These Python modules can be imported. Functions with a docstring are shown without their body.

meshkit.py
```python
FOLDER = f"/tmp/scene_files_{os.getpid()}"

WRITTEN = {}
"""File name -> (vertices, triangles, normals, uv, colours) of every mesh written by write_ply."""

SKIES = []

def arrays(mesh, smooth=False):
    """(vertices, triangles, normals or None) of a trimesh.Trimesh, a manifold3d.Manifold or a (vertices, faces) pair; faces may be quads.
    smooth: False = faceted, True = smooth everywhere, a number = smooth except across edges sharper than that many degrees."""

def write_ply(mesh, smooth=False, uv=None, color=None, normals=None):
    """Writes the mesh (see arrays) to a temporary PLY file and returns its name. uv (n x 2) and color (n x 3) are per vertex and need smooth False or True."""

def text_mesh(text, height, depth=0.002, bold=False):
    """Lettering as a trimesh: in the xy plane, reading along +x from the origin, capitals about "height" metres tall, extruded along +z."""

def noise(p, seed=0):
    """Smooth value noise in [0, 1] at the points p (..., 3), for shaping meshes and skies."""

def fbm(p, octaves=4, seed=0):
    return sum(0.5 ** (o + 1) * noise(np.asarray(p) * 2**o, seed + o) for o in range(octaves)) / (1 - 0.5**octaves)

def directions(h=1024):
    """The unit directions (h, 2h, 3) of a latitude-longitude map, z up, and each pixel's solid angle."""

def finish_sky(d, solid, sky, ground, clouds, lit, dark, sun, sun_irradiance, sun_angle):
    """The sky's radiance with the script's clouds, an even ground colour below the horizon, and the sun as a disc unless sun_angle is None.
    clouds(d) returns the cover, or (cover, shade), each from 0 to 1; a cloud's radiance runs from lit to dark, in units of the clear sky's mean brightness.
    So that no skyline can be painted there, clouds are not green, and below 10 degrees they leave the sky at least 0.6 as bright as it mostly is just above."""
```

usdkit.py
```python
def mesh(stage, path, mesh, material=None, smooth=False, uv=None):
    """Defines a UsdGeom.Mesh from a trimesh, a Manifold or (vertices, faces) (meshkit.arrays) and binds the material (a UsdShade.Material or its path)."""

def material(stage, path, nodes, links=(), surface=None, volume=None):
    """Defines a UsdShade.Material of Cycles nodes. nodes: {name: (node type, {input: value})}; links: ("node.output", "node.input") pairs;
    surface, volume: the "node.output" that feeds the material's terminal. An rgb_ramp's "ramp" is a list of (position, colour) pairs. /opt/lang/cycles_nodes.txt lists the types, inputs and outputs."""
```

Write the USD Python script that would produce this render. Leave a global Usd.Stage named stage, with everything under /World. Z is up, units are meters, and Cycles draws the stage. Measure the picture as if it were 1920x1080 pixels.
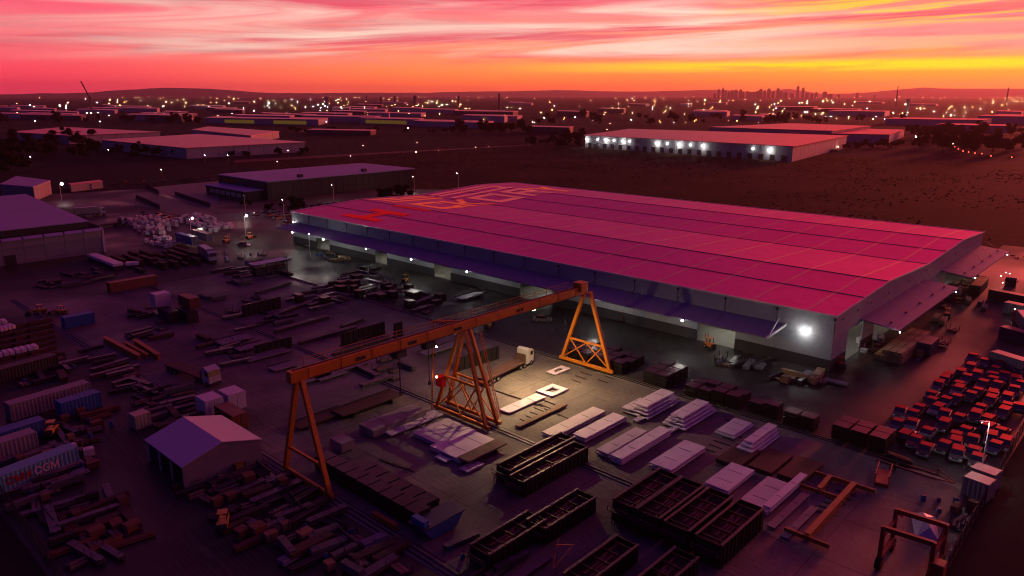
import math, random
import numpy as np, trimesh
import usdkit, meshkit
from pxr import Usd, UsdGeom, UsdLux, UsdShade, Gf, Sdf

stage = Usd.Stage.CreateInMemory()
UsdGeom.SetStageUpAxis(stage, UsdGeom.Tokens.z)
UsdGeom.Xform.Define(stage, '/World')
UsdGeom.Scope.Define(stage, '/World/Looks')

# ------------------------------------------------------------------ camera
# x runs along the gantry beam and the short side of the big warehouse, y along its long side, metres
CAM_H, PITCH, YAW, FPX = 50.0, 0.25323, math.radians(47.023), 1397.4
fwd = np.array([math.sin(YAW) * math.cos(PITCH), math.cos(YAW) * math.cos(PITCH), -math.sin(PITCH)])
right = np.array([math.cos(YAW), -math.sin(YAW), 0.0])
up = np.cross(right, fwd)
cam = UsdGeom.Camera.Define(stage, '/World/camera')
cam.AddTransformOp().Set(Gf.Matrix4d(*right, 0, *up, 0, *(-fwd), 0, 0, 0, CAM_H, 1))
cam.CreateHorizontalApertureAttr(36.0)
cam.CreateVerticalApertureAttr(20.25)
cam.CreateFocalLengthAttr(36.0 * FPX / 1920.0)
cam.CreateClippingRangeAttr(Gf.Vec2f(1.0, 80000.0))
cam.CreateExposureAttr(0.0)

def at(px, py, z=0.0):
    """The point at height z that the photograph shows at this place."""
    d = fwd + right * ((px - 960) / FPX) - up * ((py - 540) / FPX)
    t = (z - CAM_H) / d[2]
    return np.array([d[0] * t, d[1] * t, z])

# ------------------------------------------------------------------ sky and sun
def lin(r, g, b):
    return tuple((c / 255 / 12.92) if c < 10.3 else ((c / 255 + 0.055) / 1.055) ** 2.4 for c in (r, g, b))

SUN_AZ, SUN_EL = YAW + math.radians(42), math.radians(5.0)
def sky_ramp(stops, gain=1.0):
    # the air of the haze dims what shines through it, most of all along the horizon
    return [(math.sqrt(math.sin(math.radians(s[0]))), tuple(gain * (1.05 + 0.8 * math.exp(-s[0] / 2.2)) * (s[2] if len(s) > 2 else 1.0) * v for v in lin(*s[1]))) for s in stops]
SUNSIDE = [(0, (235, 84, 22)), (0.7, (255, 126, 24)), (1.5, (255, 152, 26)), (2.4, (255, 158, 48)), (3.4, (255, 146, 90)), (5, (255, 138, 112)), (7, (255, 104, 104)), (8.5, (255, 62, 62), 2.5), (10.5, (255, 50, 54), 4.8), (13, (250, 44, 60), 4.2), (17, (190, 38, 76), 1.9), (23, (96, 31, 84)), (34, (66, 27, 96)), (55, (45, 18, 94)), (90, (42, 18, 98))]
MIDDLE = [(0, (236, 80, 44)), (0.8, (255, 110, 40)), (1.8, (255, 138, 66)), (2.8, (255, 142, 96)), (4.2, (255, 150, 122)), (5.5, (255, 138, 134)), (7, (252, 110, 130)), (8.5, (200, 50, 92)), (11, (140, 38, 92)), (18, (82, 30, 84)), (32, (64, 26, 96)), (55, (45, 18, 94)), (90, (42, 18, 98))]
SIDE = [(0, (200, 40, 72)), (0.8, (224, 52, 78)), (1.8, (240, 72, 88)), (3, (240, 104, 112)), (4.4, (242, 112, 122)), (5.6, (250, 94, 118)), (7, (250, 80, 112)), (8.5, (150, 46, 104)), (12, (95, 38, 102)), (20, (70, 29, 84)), (32, (64, 26, 96)), (55, (45, 18, 94)), (90, (42, 18, 98))]
BACK = [(0, (28, 28, 68)), (3, (31, 30, 76)), (10, (36, 31, 82)), (20, (40, 28, 82)), (55, (40, 19, 88)), (90, (42, 18, 98))]
sd = (math.sin(SUN_AZ), math.cos(SUN_AZ), 0.0)
G = 10.0    # the shader's strength is 0.1
N, L = {}, []
def node(name, kind, inputs=None, **links):
    N[name] = (kind, inputs or {})
    for k, v in links.items():
        L.append((v, f'{name}.{k}'))
node('tc', 'texture_coordinate')
node('xyz', 'separate_xyz', vector='tc.generated')
node('flat', 'combine_xyz', {'z': 0.0}, x='xyz.x', y='xyz.y')
node('unit', 'vector_math', {'math_type': 'normalize'}, vector1='flat.vector')
node('c', 'vector_math', {'math_type': 'dot_product', 'vector2': sd}, vector1='unit.vector')
node('z', 'math', {'math_type': 'maximum', 'value2': 0.0}, value1='xyz.z')
node('rz', 'math', {'math_type': 'sqrt'}, value1='z.value')
for nm, st in (('sun', SUNSIDE), ('mid', MIDDLE), ('sid', SIDE), ('bck', BACK)):
    node('r_' + nm, 'rgb_ramp', {'ramp': sky_ramp(st, G)}, fac='rz.value')
for nm, a, b in (('f1', -0.2, 0.24), ('f2', 0.25, 0.82), ('f3', 0.84, 0.99)):
    node(nm, 'map_range', {'range_type': 'smoothstep', 'from_min': a, 'from_max': b, 'clamp': True}, value='c.value')
def mixc(name, fac, a, b, kind='mix'):
    links = {}
    inp = {'mix_type': kind}
    for k, v in (('fac', fac), ('color1', a), ('color2', b)):
        if isinstance(v, str): links[k] = v
        else: inp[k] = v
    node(name, 'mix', inp, **links)
mixc('m1', 'f1.result', 'r_bck.color', 'r_sid.color')
mixc('m2', 'f2.result', 'm1.color', 'r_mid.color')
mixc('m3', 'f3.result', 'm2.color', 'r_sun.color')
# cloud layers: long thin streaks, in (azimuth, elevation) so that they thin out towards the horizon
node('azi', 'math', {'math_type': 'arctan2'}, value1='xyz.x', value2='xyz.y')
def streak(name, sx, sy, tilt, seed, lo, hi, detail=6.0, rough=0.62, dist=0.5):
    node(name + '_t', 'math', {'math_type': 'multiply_add', 'value2': -tilt}, value1='azi.value', value3='xyz.z')
    node(name + '_x', 'math', {'math_type': 'multiply', 'value2': sx}, value1='azi.value')
    node(name + '_y', 'math', {'math_type': 'multiply', 'value2': sy}, value1=name + '_t.value')
    node(name + '_v', 'combine_xyz', {'z': float(seed)}, x=name + '_x.value', y=name + '_y.value')
    node(name + '_n', 'noise_texture', {'scale': 1.0, 'detail': detail, 'roughness': rough, 'distortion': dist}, vector=name + '_v.vector')
    node(name, 'map_range', {'range_type': 'smoothstep', 'from_min': lo, 'from_max': hi, 'clamp': True}, value=name + '_n.fac')
def band(name, src, stops):
    """A weight from 0 to 1 over src."""
    node(name, 'rgb_ramp', {'ramp': [(p, (v, v, v)) for p, v in stops]}, fac=src)
def mul(name, *srcs):
    out = srcs[0]
    for i, s in enumerate(srcs[1:]):
        node(f'{name}{i}', 'math', {'math_type': 'multiply'}, value1=out, value2=s)
        out = f'{name}{i}.value'
    return out
def el(d): return math.sqrt(math.sin(math.radians(d)))
# grey rose banks, then cream and gold streaks lit from below the horizon
streak('rose', 2.4, 44.0, 0.02, 3.1, 0.44, 0.60, detail=8.0, rough=0.66)
band('rose_e', 'rz.value', [(0, 0), (el(1.6), 0), (el(3), .8), (el(5), 1), (el(9), 1), (el(25), 0.4), (1, 0.2)])
node('lit', 'map_range', {'range_type': 'smoothstep', 'from_min': -0.1, 'from_max': 0.35, 'clamp': True}, value='c.value')
mixc('k1', mul('rosef', 'rose.result', 'rose_e.color', 'lit.result'), 'm3.color', tuple(G * v for v in lin(240, 92, 112)))
streak('cream', 1.9, 34.0, 0.03, 8.7, 0.42, 0.66, detail=8.0, rough=0.6, dist=1.0)
band('cream_e', 'rz.value', [(0, 0), (el(2.0), 0), (el(3.0), 1), (el(5.6), 1), (el(7.2), 0.6), (el(12), 0.2), (el(22), 0)])
node('cream_c', 'map_range', {'range_type': 'smoothstep', 'from_min': 0.15, 'from_max': 0.6, 'clamp': True}, value='c.value')
node('cream_r', 'map_range', {'range_type': 'smoothstep', 'from_min': 0.99, 'from_max': 0.86, 'to_min': 0.25, 'to_max': 1.0, 'clamp': True}, value='c.value')
streak('mauve', 2.6, 40.0, 0.025, 31.7, 0.48, 0.64, detail=8.0, rough=0.66, dist=0.8)
node('mauve_c', 'map_range', {'range_type': 'smoothstep', 'from_min': 0.95, 'from_max': 0.6, 'to_max': 0.75, 'clamp': True}, value='c.value')
mixc('k1b', mul('mauvef', 'mauve.result', 'cream_e.color', 'mauve_c.result', 'lit.result'), 'k1.color', tuple(G * v for v in lin(214, 136, 142)))
mixc('k2', mul('creamf', 'cream.result', 'cream_e.color', 'cream_c.result', 'cream_r.result'), 'k1b.color', tuple(1.1 * G * v for v in lin(255, 220, 200)))
streak('gold', 3.0, 72.0, 0.045, 15.3, 0.49, 0.60, detail=7.0, dist=0.9)
band('gold_e', 'rz.value', [(0, 0), (el(4.2), 0), (el(5.0), 0.9), (el(6.3), 0.9), (el(7.5), 0.3), (el(10), 0)])
node('gold_c', 'map_range', {'range_type': 'smoothstep', 'from_min': 0.86, 'from_max': 0.985, 'clamp': True}, value='c.value')
mixc('k3', mul('goldf', 'gold.result', 'gold_e.color', 'gold_c.result'), 'k2.color', tuple(1.1 * G * v for v in lin(255, 222, 10)))
# a long yellow break in the cloud low over the sun's side
streak('gap', 1.6, 26.0, 0.020, 22.9, 0.34, 0.50, detail=5.0, dist=0.4)
band('gap_e', 'rz.value', [(0, 0), (el(1.5), 0), (el(1.8), 1), (el(2.1), 1), (el(2.45), .1), (el(2.9), 0)])
node('gap_c', 'map_range', {'range_type': 'smoothstep', 'from_min': 0.70, 'from_max': 0.93, 'clamp': True}, value='c.value')
mixc('k4', mul('gapf', 'gap.result', 'gap_e.color', 'gap_c.result'), 'k3.color', tuple(1.15 * G * v for v in lin(255, 228, 0)))
node('air', 'sky_texture', {'sky_type': 'single_scattering', 'sun_disc': False, 'sun_elevation': SUN_EL, 'sun_rotation': SUN_AZ, 'altitude': 60.0, 'air_density': 1.0, 'aerosol_density': 1.0, 'ozone_density': 1.0})
mixc('airk', 1.0, 'air.color', (0.02, 0.02, 0.02), 'multiply')
mixc('sum', 1.0, 'k4.color', 'airk.color', 'add')
node('bg', 'background_shader', {'strength': 0.1}, color='sum.color')
sky = usdkit.material(stage, '/World/Looks/sky', N, L, surface='bg.background')
dome = UsdLux.DomeLight.Define(stage, '/World/sky')
UsdShade.MaterialBindingAPI.Apply(dome.GetPrim()).Bind(sky)
dome.GetPrim().SetCustomDataByKey('kind', 'structure')
sun = UsdLux.DistantLight.Define(stage, '/World/sun')      # the last light of the sun, on the horizon to the right
sun.CreateNormalizeAttr(True); sun.CreateIntensityAttr(0.75); sun.CreateAngleAttr(8.0); sun.CreateColorAttr(Gf.Vec3f(1.0, 0.13, 0.09))
s_dir = np.array([math.sin(SUN_AZ) * math.cos(SUN_EL), math.cos(SUN_AZ) * math.cos(SUN_EL), math.sin(SUN_EL)])
zx = np.cross([0, 0, 1], s_dir); zx /= np.linalg.norm(zx); zy = np.cross(s_dir, zx)
sun.AddTransformOp().Set(Gf.Matrix4d(*zx, 0, *zy, 0, *s_dir, 0, 0, 0, 0, 1))

# ------------------------------------------------------------------ helpers
MATS = {}
def mat(name, color, rough=0.7, metal=0.0, spec=0.4, tint=None, vary=0.25, scale=0.6, bump=0.0, bscale=8.0, color2=None, emit=None, coat=0.0, random_tone=0.0, dirt=None):
    """A surface with uneven tone: the colour runs to color2 (or a darker self) over two sizes of noise."""
    if name in MATS: return MATS[name]
    color2 = color2 or tuple(c * (1 - vary) for c in color)
    n = {'g': ('geometry', {}), 'n1': ('noise_texture', {'scale': scale, 'detail': 5.0, 'roughness': 0.6}),
         'rp': ('rgb_ramp', {'ramp': [(0.3, color2), (0.7, color)]}),
         'p': ('principled_bsdf', {'roughness': rough, 'metallic': metal, 'specular_ior_level': spec, 'coat_weight': coat})}
    if tint: n['p'][1]['specular_tint'] = tint
    l = [('g.position', 'n1.vector'), ('n1.fac', 'rp.fac')]
    out = 'rp.color'
    if random_tone:
        n['oi'] = ('object_info', {})
        n['mr'] = ('map_range', {'from_min': 0.0, 'from_max': 1.0, 'to_min': 1 - random_tone, 'to_max': 1 + random_tone})
        n['mm'] = ('vector_math', {'math_type': 'scale'})
        l += [('oi.random', 'mr.value'), (out, 'mm.vector1'), ('mr.result', 'mm.scale')]
        out = 'mm.vector'
    if dirt:
        n['n2'] = ('noise_texture', {'scale': scale * 9, 'detail': 6.0, 'roughness': 0.7})
        n['r2'] = ('rgb_ramp', {'ramp': [(0.44, (0, 0, 0)), (0.62, (1, 1, 1))]})
        n['mx'] = ('mix', {'mix_type': 'mix', 'color2': dirt})
        l += [('g.position', 'n2.vector'), ('n2.fac', 'r2.fac'), ('r2.color', 'mx.fac'), (out, 'mx.color1')]
        out = 'mx.color'
    l.append((out, 'p.base_color'))
    if bump:
        n['nb'] = ('noise_texture', {'scale': bscale, 'detail': 4.0})
        n['b'] = ('bump', {'strength': 0.5, 'distance': bump})
        l += [('g.position', 'nb.vector'), ('nb.fac', 'b.height'), ('b.normal', 'p.normal')]
    if emit:
        n['p'][1]['emission_color'] = emit[0]; n['p'][1]['emission_strength'] = emit[1]
    MATS[name] = usdkit.material(stage, '/World/Looks/' + name, n, l, surface='p.BSDF')
    return MATS[name]
def glow(name, color, strength):
    if name not in MATS:
        MATS[name] = usdkit.material(stage, '/World/Looks/' + name, {'e': ('emission', {'color': color, 'strength': strength})}, [], surface='e.emission')
    return MATS[name]

def rot2(a):
    c, s = math.cos(a), math.sin(a)
    return np.array([[c, -s, 0], [s, c, 0], [0, 0, 1.0]])
BOXV = np.array([[x, y, z] for x in (-.5, .5) for y in (-.5, .5) for z in (-.5, .5)])
BOXF = np.array([[0, 1, 3], [0, 3, 2], [4, 6, 7], [4, 7, 5], [0, 4, 5], [0, 5, 1], [2, 3, 7], [2, 7, 6], [0, 2, 6], [0, 6, 4], [1, 5, 7], [1, 7, 3]])
class MB:
    """Collects shapes for one mesh."""
    def __init__(self): self.v, self.f, self.n = [], [], 0
    def add(self, v, f):
        v = np.asarray(v, float); f = np.asarray(f, int)
        if f.shape[1] == 4: f = np.vstack([f[:, [0, 1, 2]], f[:, [0, 2, 3]]])
        self.v.append(v); self.f.append(f + self.n); self.n += len(v)
        return self
    def box(self, c, s, rz=0.0, m=None):
        v = BOXV * np.asarray(s, float)
        if m is not None: v = v @ np.asarray(m).T
        if rz: v = v @ rot2(rz).T
        return self.add(v + np.asarray(c, float), BOXF)
    def bx(self, x0, x1, y0, y1, z0, z1):
        return self.box(((x0 + x1) / 2, (y0 + y1) / 2, (z0 + z1) / 2), (abs(x1 - x0), abs(y1 - y0), abs(z1 - z0)))
    def bevel(self, c, s, b=0.05, rz=0.0):
        """A box whose upright and upper edges are cut."""
        sx, sy, sz = np.asarray(s, float) / 2
        b = min(b, sx * .9, sy * .9, sz * .9)
        def ring(ix, iy, z, k):
            return [(-ix + k, -iy, z), (ix - k, -iy, z), (ix, -iy + k, z), (ix, iy - k, z), (ix - k, iy, z), (-ix + k, iy, z), (-ix, iy - k, z), (-ix, -iy + k, z)]
        r = np.array(ring(sx, sy, -sz, b) + ring(sx, sy, sz - b, b) + ring(sx - b, sy - b, sz, b * .4))
        f = []
        for a in (0, 8):
            for i in range(8):
                j = (i + 1) % 8
                f += [[a + i, a + j, a + 8 + j], [a + i, a + 8 + j, a + 8 + i]]
        for i in range(1, 7): f += [[16, 16 + i, 17 + i], [0, i + 1, i]]
        if rz: r = r @ rot2(rz).T
        return self.add(r + np.asarray(c, float), f)
    def bar(self, a, b, w, h=None, upv=(0, 0, 1)):
        a, b = np.asarray(a, float), np.asarray(b, float); d = b - a; ln = np.linalg.norm(d); d = d / ln
        u = np.asarray(upv, float)
        if abs(d @ u) > 0.98: u = np.array([1.0, 0, 0])
        s = np.cross(d, u); s /= np.linalg.norm(s); t = np.cross(s, d)
        m = np.stack([d, s, t], 1)
        return self.box((a + b) / 2, (ln, w, h or w), m=m)
    def tube(self, a, b, r, r2=None, n=10, caps=True):
        a, b = np.asarray(a, float), np.asarray(b, float); d = b - a; d = d / np.linalg.norm(d)
        u = np.array([0, 0, 1.0]) if abs(d[2]) < .95 else np.array([1.0, 0, 0])
        s = np.cross(d, u); s /= np.linalg.norm(s); t = np.cross(d, s)
        th = np.arange(n) * 2 * np.pi / n
        c = np.cos(th)[:, None] * s + np.sin(th)[:, None] * t
        v = np.vstack([a + c * r, b + c * (r if r2 is None else r2), [a, b]])
        i = np.arange(n); j = (i + 1) % n
        f = np.vstack([np.c_[i, j, j + n], np.c_[i, j + n, i + n]] + ([np.c_[j, i, np.full(n, 2 * n)], np.c_[i + n, j + n, np.full(n, 2 * n + 1)]] if caps else []))
        return self.add(v, f)
    def prism(self, poly, z0, z1, axis='z'):
        """A polygon (counter-clockwise) pushed along an axis. axis x: poly is (y, z); axis y: poly is (x, z)."""
        from shapely.geometry import Polygon
        m = trimesh.creation.extrude_polygon(Polygon(poly), z1 - z0, engine='earcut')
        v = np.array(m.vertices); v[:, 2] += z0
        f = np.array(m.faces)
        if axis == 'x': v = v[:, [2, 0, 1]]
        if axis == 'y': v = np.c_[v[:, 0], v[:, 2], v[:, 1]]; f = f[:, ::-1]
        return self.add(v, f)
    def ball(self, c, r, sub=1, sz=1.0):
        m = trimesh.creation.icosphere(sub, 1.0)
        return self.add(np.array(m.vertices) * np.array([r, r, r * sz]) + np.asarray(c, float), m.faces)
    def quad(self, *p): return self.add(np.array(p, float), [[0, 1, 2], [0, 2, 3]])
    def turned(self, rz, loc=(0, 0, 0)):
        o = MB(); o.v = [v @ rot2(rz).T + np.asarray(loc, float) for v in self.v]; o.f = list(self.f); o.n = self.n
        return o
    def mesh(self): return np.vstack(self.v), np.vstack(self.f)

used = {}
def numbered(parent, name):
    k = (str(parent), name); n = used.get(k, -1) + 1; used[k] = n
    return f'{parent}/{name}' if n == 0 else f'{parent}/{name}_{n:03d}'
def path_of(parent):
    return '/World' if parent is None else parent if isinstance(parent, str) else str(parent.GetPath())
def tag(p, label=None, cat=None, group=None, kind=None):
    p = p if isinstance(p, Usd.Prim) else p.GetPrim()
    for k, v in (('label', label), ('category', cat), ('group', group), ('kind', kind)):
        if v: p.SetCustomDataByKey(k, v)
    return p
def obj(name, mb, m, parent=None, smooth=False, label=None, cat=None, group=None, kind=None):
    ms = usdkit.mesh(stage, numbered(path_of(parent), name), mb.mesh() if isinstance(mb, MB) else mb, m, smooth=smooth)
    return tag(ms, label, cat, group, kind)
def struct(name, mb, m, smooth=False): return obj(name, mb, m, None, smooth, kind='structure')
def place(x, loc, rz=0.0):
    x.AddTranslateOp().Set(Gf.Vec3d(*map(float, loc)))
    if rz: x.AddRotateZOp().Set(math.degrees(rz))
def thing(name, label, cat, loc=(0, 0, 0), rz=0.0, group=None):
    x = UsdGeom.Xform.Define(stage, numbered('/World', name)); place(x, loc, rz)
    return tag(x, label, cat, group)
protos = {}
def proto(key, build):
    """Builds a kind once, as a class prim with its parts, and returns its path."""
    if key not in protos:
        p = f'/World/{key}_kind'
        stage.CreateClassPrim(p); build(p); protos[key] = p
    return protos[key]
def copy(name, key, label, cat, loc, rz=0.0, group=None):
    x = UsdGeom.Xform.Define(stage, numbered('/World', name)); place(x, loc, rz)
    x.GetPrim().GetReferences().AddInternalReference(protos[key]); x.GetPrim().SetInstanceable(True)
    return tag(x, label, cat, group)
# ------------------------------------------------------------------ ground
def paving(name, c1, c2, c3, track, scale, rough):
    # worn paving: patches, oil, damp, and curving tyre tracks
    n = {'g': ('geometry', {}), 'n1': ('noise_texture', {'scale': scale, 'detail': 6.0, 'roughness': 0.65}), 'r1': ('rgb_ramp', {'ramp': [(0.32, c2), (0.55, c3), (0.72, c1)]}),
         'mp': ('mapping', {'scale': (0.5, 0.06, 1.0), 'rotation': (0, 0, 0.25)}), 'w': ('wave_texture', {'scale': 0.9, 'distortion': 15.0, 'detail': 3.0, 'detail_scale': 0.6}), 'rw': ('rgb_ramp', {'ramp': [(0.78, (0, 0, 0)), (0.93, (1, 1, 1))]}),
         'n3': ('noise_texture', {'scale': 0.03, 'detail': 3.0}), 'r3': ('rgb_ramp', {'ramp': [(0.42, (0, 0, 0)), (0.6, (.5, .5, .5))]}), 'm': ('mix', {'mix_type': 'multiply'}), 'mx': ('mix', {'color2': track}),
         'n4': ('noise_texture', {'scale': 1.7, 'detail': 7.0, 'roughness': 0.75}), 'r4': ('rgb_ramp', {'ramp': [(0.52, (1, 1, 1)), (0.68, (.45, .45, .45))]}), 'm4': ('mix', {'mix_type': 'multiply', 'fac': 1.0}),
         'rr': ('map_range', {'from_min': 0.35, 'from_max': 0.6, 'to_min': rough - .32, 'to_max': rough + .1, 'clamp': True}), 'b': ('bump', {'strength': 0.5, 'distance': 0.02}), 'p': ('principled_bsdf', {'specular_ior_level': 0.35})}
    l = [('g.position', 'n1.vector'), ('n1.fac', 'r1.fac'), ('g.position', 'mp.vector'), ('mp.vector', 'w.vector'), ('w.fac', 'rw.fac'), ('g.position', 'n3.vector'), ('n3.fac', 'r3.fac'), ('rw.color', 'm.color1'), ('r3.color', 'm.color2'), ('m.color', 'mx.fac'), ('r1.color', 'mx.color1'),
         ('g.position', 'n4.vector'), ('n4.fac', 'r4.fac'), ('mx.color', 'm4.color1'), ('r4.color', 'm4.color2'), ('m4.color', 'p.base_color'), ('n3.fac', 'rr.value'), ('rr.result', 'p.roughness'), ('n4.fac', 'b.height'), ('b.normal', 'p.normal')]
    n['m'][1]['fac'] = 1.0
    return usdkit.material(stage, '/World/Looks/' + name, n, l, surface='p.BSDF')
asphalt = paving('asphalt', (.042, .040, .041), (.009, .009, .010), (.024, .023, .024), (.085, .077, .074), .06, .68)
grass = mat('dry_grass', (0.070, 0.034, 0.020), 0.95, spec=0.02, scale=0.02, color2=(0.022, 0.011, 0.008), dirt=(0.032, 0.017, 0.011))
plainm = mat('plain', (0.05, 0.04, 0.038), 0.95, spec=0.02, scale=0.004, color2=(0.018, 0.018, 0.014), dirt=(0.03, 0.026, 0.025))
concrete = paving('slab_concrete', (.20, .18, .165), (.065, .06, .058), (.135, .12, .115), (.045, .042, .042), .08, .78)
def sheet(x0, x1, y0, y1, z): return MB().quad((x0, y0, z), (x1, y0, z), (x1, y1, z), (x0, y1, z))
R = 30000.0
struct('ground', sheet(-4000, R, -R, R, -0.02), plainm)
yard = MB(); yard.add(np.array([(17.0, 14, 0), (300, 14, 0), (300, 48, 0), (143, 48, 0), (143, 243, 0), (300, 243, 0), (300, 265, 0), (196, 420, 0), (17, 470, 0)]),
                      [[0, 2, 1], [0, 3, 2], [0, 4, 3], [0, 8, 4], [8, 7, 4], [7, 5, 4], [7, 6, 5]][0:0] or [[0, 1, 2], [0, 2, 3], [0, 3, 4], [0, 4, 8], [4, 7, 8], [4, 5, 7], [5, 6, 7]])
struct('yard', yard, asphalt)
struct('field', sheet(266, 660, -200, 560, -0.012), grass)

tuft = MB(); rg = np.random.default_rng(9)
gx, gy = rg.uniform(268, 640, 9000), rg.uniform(-180, 540, 9000); keep = meshkit.fbm(np.c_[gx / 60, gy / 25, np.zeros(9000)], 4, 2) > .5
for x, y in zip(gx[keep], gy[keep]):
    a = rg.uniform(0, 3.1); h = rg.uniform(.12, .4); w = rg.uniform(.3, .8); c, s = math.cos(a) * w, math.sin(a) * w
    tuft.add(np.array([(x - c, y - s, -.02), (x + c, y + s, -.02), (x + c * .6, y + s * .6, h), (x - c * .7, y - s * .7, h * .8), (x - s * .7, y + c * .7, -.02), (x + s * .7, y - c * .7, -.02), (x, y, h)]), [[0, 1, 2], [0, 2, 3], [4, 5, 6]])
obj('grass', tuft, grass, None, label='dry dark grass tufts over the field behind the big warehouse', cat='grass', kind='stuff')
# ------------------------------------------------------------------ the big warehouse
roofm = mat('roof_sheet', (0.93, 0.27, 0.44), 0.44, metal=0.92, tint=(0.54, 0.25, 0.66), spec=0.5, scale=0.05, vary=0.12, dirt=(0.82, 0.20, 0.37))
stripm = mat('roof_light', (0.62, 0.34, 0.42), 0.42, metal=0.6, tint=(1.0, 0.4, 0.5), scale=0.3, vary=0.15)
flashm = mat('flashing', (0.6, 0.58, 0.6), 0.4, metal=0.3, vary=0.15)
darkline = mat('walkway_mesh', (0.10, 0.07, 0.09), 0.7, vary=0.2)
wallm = mat('pale_wall', (0.33, 0.34, 0.38), 0.7, spec=0.3, scale=0.15, vary=0.12, dirt=(0.28, 0.29, 0.33))
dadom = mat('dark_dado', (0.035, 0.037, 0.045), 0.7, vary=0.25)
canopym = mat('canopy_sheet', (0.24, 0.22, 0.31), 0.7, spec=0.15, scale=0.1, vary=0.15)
steeld = mat('dark_steel', (0.05, 0.05, 0.055), 0.55, metal=0.5)
inside = mat('inside_floor', (0.25, 0.25, 0.23), 0.7, scale=0.2, dirt=(0.17, 0.17, 0.16))
WX0, WX1, WY0, WY1 = 135.9, 251.0, 45.7, 231.4
PROF = [(WX0, 10.9), (150.5, 11.55), (165.0, 12.2), (194.0, 11.1), (210.5, 11.75), (226.5, 12.4), (WX1, 11.3)]
def roof_z(x): return float(np.interp(x, [p[0] for p in PROF], [p[1] for p in PROF]))
wh = thing('warehouse', 'vast pale warehouse with magenta roof, painted lettering and lit canopies', 'warehouse')
NB = 17; BW = (WY1 - WY0) / NB
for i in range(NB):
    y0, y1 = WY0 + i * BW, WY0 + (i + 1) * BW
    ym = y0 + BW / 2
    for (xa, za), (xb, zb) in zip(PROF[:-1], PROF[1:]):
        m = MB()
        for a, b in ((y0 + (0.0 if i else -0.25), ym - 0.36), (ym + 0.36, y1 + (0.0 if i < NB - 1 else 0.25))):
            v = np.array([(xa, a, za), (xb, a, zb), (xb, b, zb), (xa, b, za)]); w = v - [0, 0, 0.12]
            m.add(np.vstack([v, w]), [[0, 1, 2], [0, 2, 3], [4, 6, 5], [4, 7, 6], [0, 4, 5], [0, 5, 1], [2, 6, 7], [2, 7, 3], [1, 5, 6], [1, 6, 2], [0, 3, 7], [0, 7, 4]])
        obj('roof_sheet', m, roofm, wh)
        d = np.array([xb - xa, 0, zb - za]); k = 0.004
        m = MB().bar((xa + d[0] * k, ym, za + d[2] * k - .02), (xb - d[0] * k, ym, zb - d[2] * k - .02), 0.74, 0.1)
        obj('roof_light', m, stripm, wh)
for x in (150.5, 165.0, 194.0, 210.5, 226.5):
    obj('roof_walkway', MB().bx(x - 0.14, x + 0.14, WY0 - .2, WY1 + .2, roof_z(x) - .05, roof_z(x) + 0.09), darkline, wh)
for a, b in (((WX0 - .12, WY0 - .4, 10.85), (WX0 - .12, WY1 + .4, 10.85)), ((WX1 + .12, WY0 - .4, 11.25), (WX1 + .12, WY1 + .4, 11.25))):
    obj('gutter', MB().bar(a, b, 0.26, 0.34), flashm, wh)
for y in (WY0 - 0.32, WY1 + 0.32):
    m = MB()
    for (xa, za), (xb, zb) in zip(PROF[:-1], PROF[1:]): m.bar((xa, y, za + 0.02), (xb, y, zb + 0.02), 0.16, 0.34)
    obj('barge_flashing', m, flashm, wh)
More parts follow.
